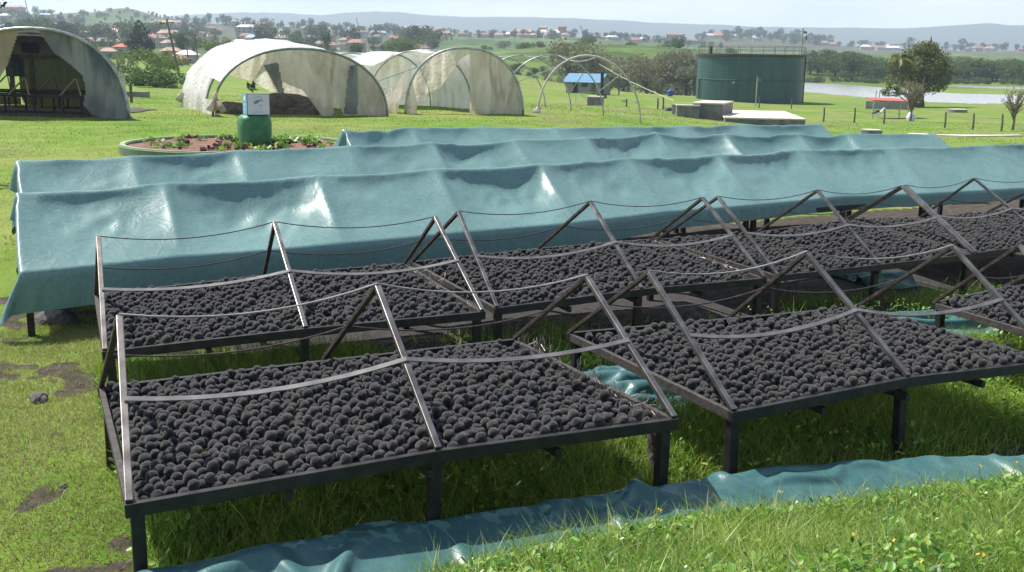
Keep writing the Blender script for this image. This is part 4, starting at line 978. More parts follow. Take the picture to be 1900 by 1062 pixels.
for kk,(u,d,lab) in enumerate(((60,37.2,'dark rack table inside the sooty polytunnel, the one in front'),(25,41.0,'dark rack table deep inside the sooty polytunnel'))):
    o=G(u,d); R_=thing('rack_table',lab,'rack table',o,'rack tables in the sooty tunnel')
    for yy in (0,1.6):
        mb=MB(); mb.box((0,yy,.62),(4.2,.06,.08)); mb.build('side_rail',M['black_iron'],R_)
        for xx in (-2,-1,0,1,2): mb=MB(); mb.bar((xx,yy,-.1),(xx,yy,.6),.06,.06,up=(0,1,0)); mb.build('leg',M['black_iron'],R_)
    mb=MB(); mb.box((0,.8,.6),(4.1,1.5,.05)); mb.build('mesh_floor',M['mesh'],R_)
    for xx in (-.9,.9):
        mb=MB(); mb.bar((xx,0,.62),(xx+.25,.8,1.2),.04,.04); mb.build('rafter',M['timber_pale'] if kk==0 else M['black_iron'],R_)
        mb=MB(); mb.bar((xx+.75,0,.62),(xx+.3,.8,1.2),.04,.04); mb.build('rafter',M['timber_pale'] if kk==0 else M['black_iron'],R_)
    # soot floor below
p=G(70,38.5); mb=MB(); A=[]
for i in range(14):
    A.append([(p[0]-3.0+6*j/13.,p[1]-2.2+6*i/13.,tz(p[0]-3.0+6*j/13.,p[1]-2.2+6*i/13.)+.03) for j in range(14)])
mb.grid(A); tag(mb.build('bare_soil_floor',M['soil_heap'],None,smooth=True),kind='structure')
# bare hoop frame
feet=[(P(998,206,44.7),P(1189,209,44.7)),(P(930,201,48.4),P(1120,203,48.4)),(P(880,196,52.),P(1060,197,52.)),(P(838,190,56.5),P(1012,191,56.5))]
base=toz((feet[0][0]+feet[0][1])/2); T=thing('hoop_frame','bare bent pipe hoops of an uncovered polytunnel before the blue roofed shed','hoop frame',base)
hr=[]
for k,(a,b) in enumerate(feet):
    ar=arch_pts(toz(a)-[0,0,.05],toz(b)-[0,0,.05],2.58,29,2.0); hr.append(ar); mb=MB(); mb.tube(ar,.04 if k==0 else .032,8); mb.build('hoop',M['hoop'] if k!=0 else M['wrap'],T,smooth=True,off=base)
mb=MB(); mb.tube([hr[0][8],hr[1][4]],.022,6); mb.build('brace',M['hoop'],T,off=base)
mb=MB(); mb.tube([hr[0][20],hr[1][24]],.022,6); mb.build('brace',M['hoop'],T,off=base)
mb=MB(); mb.tube([hr[1][20],hr[2][25]],.022,6); mb.build('brace',M['hoop'],T,off=base)
mb=MB(); mb.tube(sagline(hr[0][15],hr[1][15],.22),.024,6); mb.tube(sagline(hr[1][14],hr[2][14],.1),.024,6); mb.tube(sagline(hr[2][14],hr[3][14],.05),.024,6); mb.build('ridge_pipe',M['hoop'],T,smooth=True,off=base)
for k,(j,s) in enumerate(((1,.3),)): ragpile(T,base,hr[0][0]+[0,0,.03],.22,9,'wrap')
# open shed with white film roof behind the tunnels
p=G(672,66); T=thing('film_roof_shelter','low open shelter with a white film roof and timber posts behind the beige tunnel','shelter',p)
r2=np.random.default_rng(3)
for xx in (-2.3,-.8,.8,2.3):
    for yy in (0,5): mb=MB(); mb.bar((xx,yy,-.1),(xx,yy,2.3),.1,.1,up=(0,1,0)); mb.build('post',M['timber'],T)
A=[]
for i in range(15):
    row=[]
    for j in range(40):
        xx=-2.7+5.4*j/39; yy=-.4+6*i/14; row.append((xx,yy,2.35+.42*math.sin(math.pi*((xx+2.7)/5.4*2%1))**.7-.02*i+.03*(fbm(xx*2,yy*2,2)-.5)))
    A.append(row)
mb=MB(); mb.grid(A); mb.build('film_roof',M['pvc_white'],T,smooth=True)
mb=MB(); mb.box((0,2.5,.55),(5,4.4,.9)); mb.build('dark_interior_block',M['black_iron'],T)  # one black block painted in for the shelter's dark interior
mb=MB(); mb.box((0,0,1.9),(5,.06,.5)); mb.build('front_net',M['film_beige'],T)
p=G(628,90); T=thing('long_roof_shed','long shed with a pale green sheet roof far behind the white tunnel','shed',p)
mb=MB(); mb.box((0,0,1.4),(9,4,2.8)); mb.build('wall',M['grey_wall'],T)
mb=MB(); mb.add([(-5,-2.5,2.7),(5,-2.5,2.7),(5,0,3.5),(-5,0,3.5),(5,2.5,2.7),(-5,2.5,2.7),(-5,-2.5,2.62),(5,-2.5,2.62),(5,2.5,2.62),(-5,2.5,2.62)],[(0,1,2,3),(3,2,4,5),(0,6,7,1),(5,4,8,9),(1,7,8,4,2),(6,0,3,5,9),(9,8,7,6)]); mb.build('roof',simple('pale_green_sheet',(.35,.5,.42),(.42,.56,.48),1,.5),T)
# ------------------------------------------------------------------ flower bed + sign
cb=G(440,25.7); cz=cb[2]
T=thing('flower_bed','round raised flower bed with a green painted rim and red soil','flower bed',cb)
rr=2.72
mb=MB(); mb.lathe([(rr,-.3),(rr+.01,.1),(rr-.03,.13),(rr-.13,.13),(rr-.16,.1),(rr-.16,-.1)],n=96,cap=False); mb.build('rim_wall',M['rim_side'],T,smooth=False)
mb=MB(); mb.lathe([(rr-.125,.134),(rr-.02,.134)],n=96,cap=False); mb.build('rim_coping',M['rim_top'],T)
A=[]
for i in range(30):
    row=[]
    for j in range(64):
        a=2*math.pi*j/63; rad=(rr-.19)*i/29; row.append((rad*math.cos(a),rad*math.sin(a),.04+.06*fbm(rad*math.cos(a)*2+9,rad*math.sin(a)*2+9,3)))
    A.append(row)
mb=MB(); mb.grid(A); mb.build('soil_fill',M['red_soil'],T,smooth=True)
leafclump_mesh=leafclump_mesh0
pm=[leafclump_mesh('purple_plant',26,.13,.05,.08,M['purple_leaf'],s) for s in range(3)]
gm=[leafclump_mesh('green_seedling',22,.12,.07,.05,M['herb'],s+9) for s in range(3)]
r2=np.random.default_rng(77)
for k in range(46):
    a=r2.uniform(0,6.28); rad=math.sqrt(r2.random())*(rr-.4); o=bpy.data.objects.new('purple_plant',pm[k%3]); link(o); o.location=(cb[0]+rad*math.cos(a),cb[1]+rad*math.sin(a),cz+.07); s=r2.uniform(.4,.85); o.scale=(s,s,s); o.rotation_euler=(0,0,r2.uniform(0,6))
    tag(o,'small dark purple leafy plant on the red soil of the round bed','plant','purple plants in the round bed')
for k in range(60):
    a=r2.uniform(0,6.28); rad=math.sqrt(r2.random())*(rr-.4)
    if k%2: a=r2.uniform(.0,2.2)
    o=bpy.data.objects.new('green_seedling',gm[k%3]); link(o); o.location=(cb[0]+rad*math.cos(a),cb[1]+rad*math.sin(a),cz+.07); s=r2.uniform(.7,1.4); o.scale=(s,s,s); o.rotation_euler=(0,0,r2.uniform(0,6))
    tag(o,'low green seedling on the soil of the round bed','plant','green seedlings in the round bed')
pp=G(470,25.9); T=thing('sign_pedestal','stout green painted barrel pedestal standing in the round flower bed','pedestal',(pp[0],pp[1],pp[2]+.05))
mb=MB(); A=[]; n=48
prof=[(.0,-.05),(.355,-.05),(.37,.08),(.385,.3),(.39,.5),(.38,.63),(.345,.7),(.27,.735),(.0,.74)]
V=[];Fs=[]
for r_,z in prof:
    for k in range(n):
        a=2*math.pi*k/n; e=1/(abs(math.cos(a))**3.2+abs(math.sin(a))**3.2)**(1/3.2); V.append((max(r_,.002)*e*math.cos(a),max(r_,.002)*e*math.sin(a),z))
for i in range(len(prof)-1):
    for k in range(n): Fs.append((i*n+k,i*n+(k+1)%n,(i+1)*n+(k+1)%n,(i+1)*n+k))
mb.add(V,Fs); o=mb.build('barrel_body',M['green_paint'],T,smooth=True); o.rotation_euler=(0,0,.42)
T=thing('sign_box','square sign box with light blue and white printed faces on the green pedestal','sign',(pp[0]+.06,pp[1],pp[2]+.79),None,.42)
mb=MB(); mb.box((0,0,.25),(.54,.54,.5)); mb.build('box_body',M['sign_frame'],T,bevel=.004)
# faces: -y face = white (turned to the camera), -x face = blue
mb=MB(); mb.box((0,-.272,.25),(.515,.008,.475)); fw=mb.build('white_face',M['sign_white'],T)
mb=MB(); mb.box((-.272,0,.25),(.008,.515,.475)); fb=mb.build('blue_face',M['sign_blue'],T)
def flat(poly,y,th=.003): 
    V=[(x,y,z) for x,z in poly]+[(x,y-th,z) for x,z in poly]; n=len(poly)
    return V,[tuple(range(n)),tuple(range(2*n-1,n-1,-1))]+[(i,i+n,(i+1)%n+n,(i+1)%n) for i in range(n)]
def oval(cx,cz_,a,b,rot=0,n=18): return [(cx+a*math.cos(t)*math.cos(rot)-b*math.sin(t)*math.sin(rot),cz_+a*math.cos(t)*math.sin(rot)+b*math.sin(t)*math.cos(rot)) for t in np.linspace(0,2*math.pi,n,endpoint=False)]
mb=MB()
for pl in (oval(-.04,.31,.08,.035,.45),[(-.01,.335),(.05,.365),(.075,.38),(.11,.32),(.09,.315),(.065,.345),(.02,.315)]): mb.add(*flat(pl,-.277))
mb.build('teal_emblem',M['sign_teal'],fw)
mb=MB()
for pl in (oval(.04,.22,.012,.045,.1),oval(.085,.225,.016,.012),oval(.02,.165,.03,.006)): mb.add(*flat(pl,-.277))
for z,w in ((.43,.16),(.41,.22),(.06,.3),(.085,.2)): mb.add(*flat([(-w/2,z),(w/2,z),(w/2,z+.008),(-w/2,z+.008)],-.277,.002))
mb.build('grey_print',M['sign_grey'],fw)
def sideflat(poly,x,th=.003):
    V=[(x,y,z) for y,z in poly]+[(x-th,y,z) for y,z in poly]; n=len(poly)
    return V,[tuple(range(n)),tuple(range(2*n-1,n-1,-1))]+[(i,i+n,(i+1)%n+n,(i+1)%n) for i in range(n)]
mb=MB(); mb.add(*sideflat(oval(0,.32,.11,.115),-.277)); 
for z,w in ((.13,.12),(.085,.09)): mb.add(*sideflat([(-w/2,z),(w/2,z),(w/2,z+.014),(-w/2,z+.014)],-.277))
mb.build('white_emblem',M['sign_pale'],fb)
mb=MB(); mb.add(*sideflat([(-.055,.285),(0,.265),(.055,.285),(.045,.315),(.02,.33),(0,.375),(-.02,.33),(-.045,.315)],-.2805)); mb.build('dark_drop_mark',M['sign_dark'],fb)
# slender sapling behind the sign
p=G(468,28.9); T=thing('sapling','thin young sapling sticking up behind the sign box','sapling',p)
mb=MB(); mb.tube([(0,0,-.05),(.02,0,.7),(0,0,1.42)],[.03,.022,.01],6); mb.build('stem',M['bark'],T)
me=leafclump_mesh('leaves',26,.16,.05,.2,LF['dense'],5); o=bpy.data.objects.new('leaves',me); link(o,T); o.location=(0,0,1.2)
# ------------------------------------------------------------------ tank + concrete
def tank():
    d=113.; c=P(1407,188,d); r_=5.72; c=np.array([c[0],d+r_-1.,tz(c[0],d)-.3]); ht=5.3
    # calibrate width: 198 px at the tangent distance
    m,n,l,b=nmat('green_painted_tank_plate'); t=noise(n,l,.25,7,rough=.7); rp=ramp(n,l,t.outputs['Fac'],[(.35,(.018,.068,.07)),(.7,(.032,.1,.1))])
    mp=n.new('ShaderNodeTexCoord'); mm=n.new('ShaderNodeMapping'); mm.inputs['Scale'].default_value=(.9,.9,.06); l.new(mp.outputs['Object'],mm.inputs['Vector'])
    t2=noise(n,l,3,5,vec=mm.outputs['Vector']); r2_=ramp(n,l,t2.outputs['Fac'],[(.35,(.75,.75,.75)),(.7,(1.15,1.15,1.15))]); col=mix(n,l,1,rp.outputs['Color'],r2_.outputs['Color'],'MULTIPLY')
    t3=noise(n,l,1.1,3); r3_=ramp(n,l,t3.outputs['Fac'],[(.735,(0,0,0)),(.755,(1,1,1))]); col=mix(n,l,r3_.outputs['Color'],col,(.3,.42,.38)); l.new(col,b.inputs['Base Color']); b.inputs['Roughness'].default_value=.45
    T=thing('storage_tank','big round dark green storage tank with a railing on its roof','tank',c)
    mb=MB(); mb.lathe([(r_,-.5),(r_,ht*.5-.06),(r_+.05,ht*.5-.03),(r_+.05,ht*.5+.03),(r_-.03,ht*.5+.06),(r_-.03,ht-.25)],n=96,cap=False); mb.build('tank_shell',m,T,smooth=False)
    mb=MB(); mb.lathe([(r_-.02,ht-.24),(r_+.12,ht-.22),(r_+.12,ht+.0),(r_-.4,ht+.02)],n=96); mb.build('roof_slab',M['rust_steel'],T)
    mb=MB()
    for hh_ in (.42,.82): mb.tube([((r_-.05)*math.cos(a),(r_-.05)*math.sin(a),ht+hh_) for a in np.linspace(0,2*math.pi,65)],.02,5)
    for k in range(28): a=2*math.pi*k/28; mb.bar(((r_-.05)*math.cos(a),(r_-.05)*math.sin(a),ht),((r_-.05)*math.cos(a),(r_-.05)*math.sin(a),ht+.82),.035,.035,up=(0,1,0))
    mb.build('railing',M['timber'],T)
    mb=MB(); mb.bar((4.5,-3.4,ht),(4.5,-3.4,ht+2.75),.13,.13,up=(0,1,0)); mp_=mb.build('lamp_post',M['concrete'],T); mb=MB(); mb.box((4.78,-3.4,ht+2.3),(.3,.25,.22)); mb.box((4.9,-3.4,ht+1.75),(.15,.12,.4)); mb.bar((4.5,-3.4,ht+2.5),(4.8,-3.4,ht+2.4),.05,.05); mb.build('floodlight',M['sign_frame'],mp_)
    mb=MB(); mb.bar((r_-.35,-2.0,-.4),(r_-.35,-2.0,ht-.3),.13,.13,up=(0,1,0)); mb.build('downpipe',M['black_iron'],T)
    mb=MB(); mb.bar((-r_+.02,-1.2,-.4),(-r_+.02,-1.2,ht*.5),.09,.09,up=(0,1,0)); mb.build('side_pipe',M['black_iron'],T)
    mb=MB(); mb.box((-4.9,-2.8,ht+.35),(.3,.3,.75)); mb.build('vent_box',M['rust_steel'],T)
tank()
def slab(name,label,u0,u1,vb,d,hgt,depth,mat,top=None,rz=0.,cat='concrete box'):
    """u0..u1 visible front width at distance d"""
    p0=P(u0,vb,d);p1=P(u1,vb,d); w=p1[0]-p0[0]; c=np.array([(p0[0]+p1[0])/2,d+depth/2,tz((p0[0]+p1[0])/2,d)-.1])
    T=thing(name,label,cat,c,None,rz); mb=MB(); mb.box((0,0,hgt/2),(w,depth,hgt+.1)); mb.build('body',M[mat],T,bevel=.03)
    if top: mb=MB(); mb.box((0,0,hgt+.095),(w+.08,depth+.08,.09)); mb.build('top_slab',M[top],T,bevel=.02)
    return T
slab('concrete_box','larger concrete chamber with a flat pale lid, in front of the tank',1306,1362,205,60.5,.95,3.6,'concrete_dark','concrete_pale',-.35)
slab('concrete_box','low concrete chamber beside the larger one',1258,1300,200,60.3,.68,1.1,'concrete_dark','concrete',-.1)
slab('concrete_box','smallest concrete block, at the end of the chambers near the fence post',1249,1259,196,62,.55,.6,'concrete','concrete',-.2)
T=slab('concrete_slab','wide low concrete platform at the foot of the tank',1366,1512,211,58.5,.42,9.,'concrete_dark','concrete_pale',-.12,'platform')
slab('concrete_box','grey concrete cube with a pale lid behind the bare hoops',1093,1119,187,75,.62,1.0,'concrete_dark','concrete_pale',-.3)
p=P(1790,226,52); p=G(1806,50.5); mb=MB(); A=[]
for k,pl in enumerate([[(-2.1,.9),(-.5,-.1),(1.2,-.35),(2.1,-.2),(2.2,.25),(.9,.55),(-.9,1.05)]]):
    n=len(pl); V=[(p[0]+a,p[1]+b*1.3,tz(p[0]+a,p[1]+b*1.3)+.07) for a,b in pl]; mb.add(V+[(v[0],v[1],v[2]-.2) for v in V],[tuple(range(n))]+[(i,i+n,(i+1)%n+n,(i+1)%n) for i in range(n)])
tag(mb.build('concrete_slab',M['concrete_pale'],None),'long pale slab lying flat in the grass near the thin bare tree','slab')
for u,v,d,r_,hgt,lab in ((1612,219,53,.52,.2,'round concrete well ring in the grass under the pump frame'),(1700,222,52,.55,.05,'flat round concrete lid in the grass beside the thin-stemmed shrub'),(1771,197,98,.85,.28,'dark round concrete cover near the lake shore')):
    p=G(u,d); T=thing('well_ring',lab,'well ring',p); mb=MB(); mb.lathe([(r_,-.1),(r_,hgt),(r_-.06,hgt+.03)],n=32); mb.build('ring_wall',M['concrete_dark'] if hgt>.1 else M['concrete'],T)
    mb=MB(); mb.lathe([(r_-.05,hgt+.034),(r_-.4,hgt+.05)],n=32); mb.build('lid',M['concrete_pale'],T)
# shed with blue roof
p=G(1086,115); T=thing('block_shed','small grey block shed with a blue iron roof','shed',p,None,-.5)
w,dp,hg=4.0,2.6,1.4
mb=MB(); mb.add([(-w/2,-dp/2,-.2),(w/2,-dp/2,-.2),(w/2,dp/2,-.2),(-w/2,dp/2,-.2),(-w/2,-dp/2,hg),(w/2,-dp/2,hg),(w/2,dp/2,hg),(-w/2,dp/2,hg),(-w/2,0,hg+.62),(w/2,0,hg+.62)],[(0,1,5,4),(2,3,7,6),(1,2,6,9,5),(3,0,4,8,7)]); mb.build('wall',M['grey_wall'],T)
mb=MB()
for s in (-1,1): mb.add([(-w/2-.3,s*(dp/2+.35),hg-.2),(w/2+.12,s*(dp/2+.35),hg-.2),(w/2+.12,0,hg+.7),(-w/2-.3,0,hg+.7),(-w/2-.3,s*(dp/2+.35),hg-.25),(w/2+.12,s*(dp/2+.35),hg-.25),(w/2+.12,0,hg+.65),(-w/2-.3,0,hg+.65)],[(0,1,2,3),(4,5,6,7),(0,4,5,1),(0,3,7,4),(1,5,6,2)])
mb.build('roof',M['roof_blue'],T)
for x,mt,ww,hh_ ,z0 in ((-.9,'dark_opening',.5,1.2,.6),(1.2,'timber',.5,1.2,.6)): mb=MB(); mb.box((x,-dp/2-.01,z0),(ww,.05,hh_)); mb.build('door',M[mt],T)
mb=MB(); mb.box((.15,-dp/2-.01,.95),(.7,.05,.45)); mb.build('window',M['window_glass'],T)
mb=MB(); mb.bar((w/2+.9,dp/2+.2,-.1),(w/2+.9,dp/2+.2,1.45),.1,.1,up=(0,1,0)); mb.bar((w/2,dp/2+.2,1.5),(w/2+1.,dp/2+.2,1.5),.12,.2); mb.build('side_porch',M['timber'],T)
p=G(1111,104); T=thing('stove_pipe','tall black stove pipe on a small base in front of the blue roofed shed','chimney',p)
mb=MB(); mb.lathe([(.16,-.1),(.16,2.45)],n=16); mb.build('pipe',M['black_pipe'],T); mb=MB(); mb.box((0,0,.15),(.9,.8,.5)); mb.build('burner_base',M['rust_steel'],T)
p=G(1080,84); T=thing('pipe_rail','thin pale pipe railing beside the concrete cube','railing',p)
for x in (-.7,.5): mb=MB(); mb.bar((x,0,-.1),(x,0,.75),.04,.04,up=(0,1,0)); mb.build('post',M['hoop'],T)
mb=MB(); mb.bar((-.75,0,.72),(.9,0,.78),.04,.04); mb.bar((-.4,0,.7),(.3,0,.05),.04,.04); mb.build('rail',M['hoop'],T)
# guy rope
a=P(1112,119,104); b=P(1250,187,63); mb=MB(); mb.tube(sagline(a,b,.15,14),.022,5); tag(mb.build('guy_rope',M['rope'],None),'pale rope slanting from the stove pipe down to the concrete blocks','rope')
# fence posts
for (u,v,d,hh_) in ((1225,193,72,.85),(1403,195,96,1.0),(1463,190,98,1.0),(1523,211,72,.95),(1580,212,70,.95),(1635,211,69,.95),(1748,214,66,.95),(1800,218,63,.95),(1853,223,60,.95),(1157,189,75,.55),(1215,192,74,.7)):
    p=G(u,d); mb=MB(); mb.tube([(0,0,-.15),(.02,0,hh_*.5),(0,.02,hh_)],[.062,.058,.052],8); o=mb.build('fence_post',M['timber'],None); o.location=tuple(p)
    near={1225:'dark fence post at the end of the guy rope',1403:'weathered fence post standing against the tank, nearer its middle',1463:'weathered fence post standing against the tank, toward its lake side',1523:'fence post just past the concrete platform corner',1580:'fence post between the platform and the red roofed hut',1635:'fence post by the well ring',1748:'fence post between the big tree and the lake cover',1800:'fence post above the pale slab',1853:'fence post beside the thin bare tree',1157:'short post below the hoop frame, with a plank beside it',1215:'low stub post beside the dark post at the rope end'}
    tag(o,near[u],'fence post','fence posts along the meadow')
for a,b,hs in ((1523,1580,(72,70)),(1580,1635,(70,69)),(1635,1748,(69,66)),(1748,1800,(66,63)),(1800,1853,(63,60))):
    p=G(a,hs[0],.75);q=G(b,hs[1],.75); mb=MB(); mb.tube(sagline(p,q,.05),.008,4); tag(mb.build('fence_wire',M['wire'],None),'thin wire strung between fence posts in front of the lake','wire','wires between fence posts')
# lamp post before the tank
p=G(1397,98); T=thing('yard_lamp','slim grey lamp post in front of the green tank','lamp post',p); mb=MB(); mb.bar((0,0,-.1),(0,0,2.7),.09,.09,up=(0,1,0)); mb.build('post',M['concrete'],T); mb=MB(); mb.box((.18,0,2.4),(.26,.2,.3)); mb.box((0,0,2.72),(.2,.16,.1)); mb.build('lamp_head',M['concrete_dark'],T)
# hut with red roof, grey wall, pump frame
p=G(1648,82); T=thing('roofed_shelter','flat red iron roof on thin pale posts near the big tree','shelter',p)
mb=MB(); mb.add([(-1.75,-1,1.3),(1.75,-1,1.2),(1.75,1,1.35),(-1.75,1,1.45),(-1.75,-1,1.37),(1.75,-1,1.27),(1.75,1,1.42),(-1.75,1,1.52)],[(0,1,2,3),(4,5,6,7),(0,1,5,4),(1,2,6,5),(2,3,7,6),(3,0,4,7)]); mb.build('roof',M['roof_red'],T)
for x,y in ((-1.7,-.9),(.3,-.9),(1.6,.9),(-1.1,.9)): mb=MB(); mb.bar((x,y,-.3),(x,y,1.3),.07,.07,up=(0,1,0)); mb.build('post',M['concrete'],T)
p=G(1645,104); mb=MB(); mb.box((0,0,.35),(4.7,.25,.8)); o=mb.build('block_wall',M['grey_wall'],None,bevel=.02); o.location=tuple(p); tag(o,'low grey block wall behind the red roofed shelter','wall')
p=G(1620,86); T=thing('ladder_frame','thin upright pale pipe pair behind the red roofed shelter','pipe frame',p)
for x in (-.14,.14): mb=MB(); mb.bar((x,0,-.1),(x+.03,0,2.0),.05,.05,up=(0,1,0)); mb.build('upright',M['hoop'],T)
# stork
p=G(1623,74); T=thing('stork','dark backed stork with a white neck standing in the grass by the well ring','bird',p)
mb=MB(); mb.tube([(-.38,0,.42),(-.2,0,.5),(.05,0,.56),(.22,0,.6),(.3,0,.72),(.34,0,.86),(.42,0,.9)],[.03,.12,.17,.12,.06,.045,.05],10)
mb.tube([(.4,0,.9),(.66,0,.8)],[.035,.008],6)
for y in (-.06,.06): mb.tube([(.02,y,.5),(-.02,y,.25),(.0,y,-.02)],[.03,.015,.012],5)
mb.build('body',M['sign_pale'],T,smooth=True)
mb=MB(); mb.tube([(-.42,0,.47),(-.2,0,.58),(.04,0,.64),(.16,0,.64)],[.02,.13,.15,.05],10); mb.build('wing_feathers',M['dark_opening'],T,smooth=True)
p=G(1685,76); o=rock('feed_sack','crumpled white sack hanging low beside the big tree trunk',p+[0,0,.25],.38,91,'sign_white','sack',1.1)
# blue drum, pale heaps
p=G(1238,118); T=thing('plastic_drum','blue plastic drum lying far off in the meadow','drum',p); mb=MB(); mb.lathe([(.2,0),(.3,.05),(.31,.3),(.29,.33),(.31,.36),(.3,.6),(.2,.66)],(0,0,.1),20); mb.build('drum_body',M['blue_plastic'],T,smooth=True)
for u,d,s,lab in ((1235,72,.55,'low pale rubble heap beside the dark fence post'),(1152,92,.35,'dark flat stone heap beside the shed'),(1176,90,.25,'small stone beside the shed in the meadow')):
    rock('rubble_heap',lab,G(u,d),s,int(u),'rock','rubble heap',.45)
# small hut, post and wall near the grey tunnel
p=G(209,57); T=thing('pump_hut','small cream hut with a wavy pale iron roof behind the sooty tunnel','hut',p,None,.25); mb=MB(); mb.box((0,0,.55),(1.0,1.0,1.3)); mb.build('wall',M['wall_cream'],T)
A=[[(-.72+1.5*j/24,-.7+1.4*i,1.24+.03*math.sin(j*1.9)-.06*i+.04*math.sin(j*.35)) for j in range(25)] for i in range(2)]; A2=[[(a,b,c-.05) for a,b,c in r] for r in A]
mb=MB(); mb.grid(A); mb.grid(A2); mb.add([*A[0],*A2[0]],[(j,j+1,26+j,25+j) for j in range(24)]); mb.build('roof',M['roof_pale'],T)
p=G(239,50); mb=MB(); mb.tube([(0,0,-.1),(0,0,.85)],.07,8); o=mb.build('fence_post',M['timber'],None); o.location=tuple(p); tag(o,'single dark post between the cream hut and the white tunnel','post')
p=G(250,62); mb=MB(); mb.box((0,0,.1),(1.25,.6,.4)); o=mb.build('stone_trough',M['concrete_dark'],None,bevel=.03); o.location=tuple(p); tag(o,'low grey stone trough behind the single dark post','trough')
# ------------------------------------------------------------------ vegetation
def crown_mesh(name,mat,lobes,nleaf,leaf,seed,shellbias=.55,droop=0.,flatten=1.):
    r2=np.random.default_rng(seed); pts=[];nor=[]
    vol=np.array([l[3]*l[4]*l[5] for l in lobes])**.67; pr=vol/vol.sum(); ch_=r2.choice(len(lobes),nleaf,p=pr)
    d=r2.normal(size=(nleaf,3)); d/=np.linalg.norm(d,axis=1)[:,None]; rad=shellbias+(1-shellbias)*r2.random(nleaf)**.5
    rad*= .82+.36*r2.random(nleaf)
    Lb=np.array(lobes)[ch_]; c=Lb[:,:3]+d*rad[:,None]*Lb[:,3:6]
    # clumpiness: drop leaves in noise voids
    nzv=fbm(c[:,0]*1.6/leaf*.25+seed,c[:,1]*1.6/leaf*.25+c[:,2]*1.3/leaf*.25,2); k=nzv>.4; c=c[k];d=d[k]
    n=len(c); a=r2.normal(size=(n,3)); a=a+d*.6; a/=np.linalg.norm(a,axis=1)[:,None]; b=np.cross(a,r2.normal(size=(n,3))); b/=np.linalg.norm(b,axis=1)[:,None]; a2=np.cross(b,a)
    s=leaf*r2.uniform(.55,1.35,n)[:,None]
    V=np.stack([c-b*s*.5,c+a2*s*.3+a*s*.12,c+b*s*.5,c-a2*s*.3+a*s*.12],1).reshape(-1,3)
    if droop: V[:,2]-=droop*0
    Fc=(np.arange(n)*4)[:,None]+np.arange(4)[None]
    return rawmesh(name,V,Fc,np.full(n,4),mat,False)
def trunk_mesh(name,mat,segs):
    mb=MB()
    for pts,rs in segs: mb.tube(pts,rs,7)
    me=bpy.data.meshes.new(name); me.from_pydata(mb.v,[],mb.f); me.materials.append(mat); me.polygons.foreach_set('use_smooth',np.full(len(me.polygons),True)); return me
def make_proto(kind,seed):
    r2=np.random.default_rng(seed)
    if kind in('acacia','acacia_brown'):
        lob=[(r2.normal(0,1.5),r2.normal(0,1.2),r2.uniform(2.6,5.4),r2.uniform(1.2,2.1),r2.uniform(1.2,2.),r2.uniform(.6,1.1)) for _ in range(9)]+[(r2.normal(0,1.6),r2.normal(0,1.2),r2.uniform(.9,2.4),1.3,1.2,.9) for _ in range(3)]
        cm=crown_mesh('crown',LF[kind],lob,2600,.34,seed,.5); segs=[([(0,0,-.3),(.05,.05,1.2),(.1,0,2.8)],[.24,.19,.13])]+[([(.08,0,1.2+.25*k),(l[0]*.5,l[1]*.5,l[2]*.72),(l[0],l[1],l[2])],[.12,.08,.03]) for k,l in enumerate(lob[:6])]
        tm=trunk_mesh('trunk',M['bark'],segs)
    elif kind=='dense':
        lob=[(r2.normal(0,.9),r2.normal(0,.9),r2.uniform(1.6,5),r2.uniform(1.,1.7),r2.uniform(1.,1.7),r2.uniform(.9,1.4)) for _ in range(9)]
        cm=crown_mesh('crown',LF['dense'],lob,2200,.33,seed,.6); tm=trunk_mesh('trunk',M['bark'],[([(0,0,-.3),(0,.03,1.5),(.05,0,3.4)],[.22,.17,.08])]+[([(0,0,1.5),(l[0],l[1],l[2])],[.08,.03]) for l in lob[:4]])
    elif kind=='bright':
        lob=[(r2.normal(0,1.2),r2.normal(0,1.),r2.uniform(1.,3.4),r2.uniform(.8,1.4),r2.uniform(.8,1.4),r2.uniform(.7,1.1)) for _ in range(10)]
        cm=crown_mesh('crown',LF['bright'],lob,2200,.3,seed,.55); tm=trunk_mesh('trunk',M['bark'],[([(0,0,-.3),(0,.03,.9),(.05,0,2.2)],[.18,.14,.06])]+[([(0,0,.8),(l[0],l[1],l[2])],[.08,.02]) for l in lob[:5]])
    elif kind=='conifer':
        lob=[(r2.normal(0,.3),r2.normal(0,.3),1.0+k*.62,[1.6,2.,2.1,2.,1.7,1.35,.95,.55][k]*r2.uniform(.85,1.1),[1.6,2.,2.1,2.,1.7,1.35,.95,.55][k]*r2.uniform(.85,1.1),.6) for k in range(8)]+[(1.5,.2,2.9,.8,.7,1.1),(-1.3,0,2.2,.8,.8,.9)]
        cm=crown_mesh('crown',LF['conifer'],lob,3600,.32,seed,.5); tm=trunk_mesh('trunk',M['bark'],[([(0,0,-.3),(0,0,3.),(0,0,5.4)],[.22,.14,.03])])
    elif kind=='shrub':
        lob=[(r2.normal(0,.8),r2.normal(0,.6),r2.uniform(.3,1.1),r2.uniform(.5,.9),r2.uniform(.5,.9),r2.uniform(.4,.7)) for _ in range(7)]
        cm=crown_mesh('crown',LF['shrub'],lob,1100,.22,seed,.5); tm=trunk_mesh('trunk',M['bark'],[([(0,0,-.2),(0,0,.8)],[.08,.04])]+[([(0,0,.1),(l[0],l[1],l[2])],[.05,.02]) for l in lob[:4]])
    return cm,tm
PROT={k:[make_proto(k,s) for s in sd] for k,sd in {'acacia':(1,2,3,4),'acacia_brown':(5,6,7),'dense':(11,12,13),'bright':(21,22),'conifer':(31,),'shrub':(41,42,43)}.items()}
PH={}
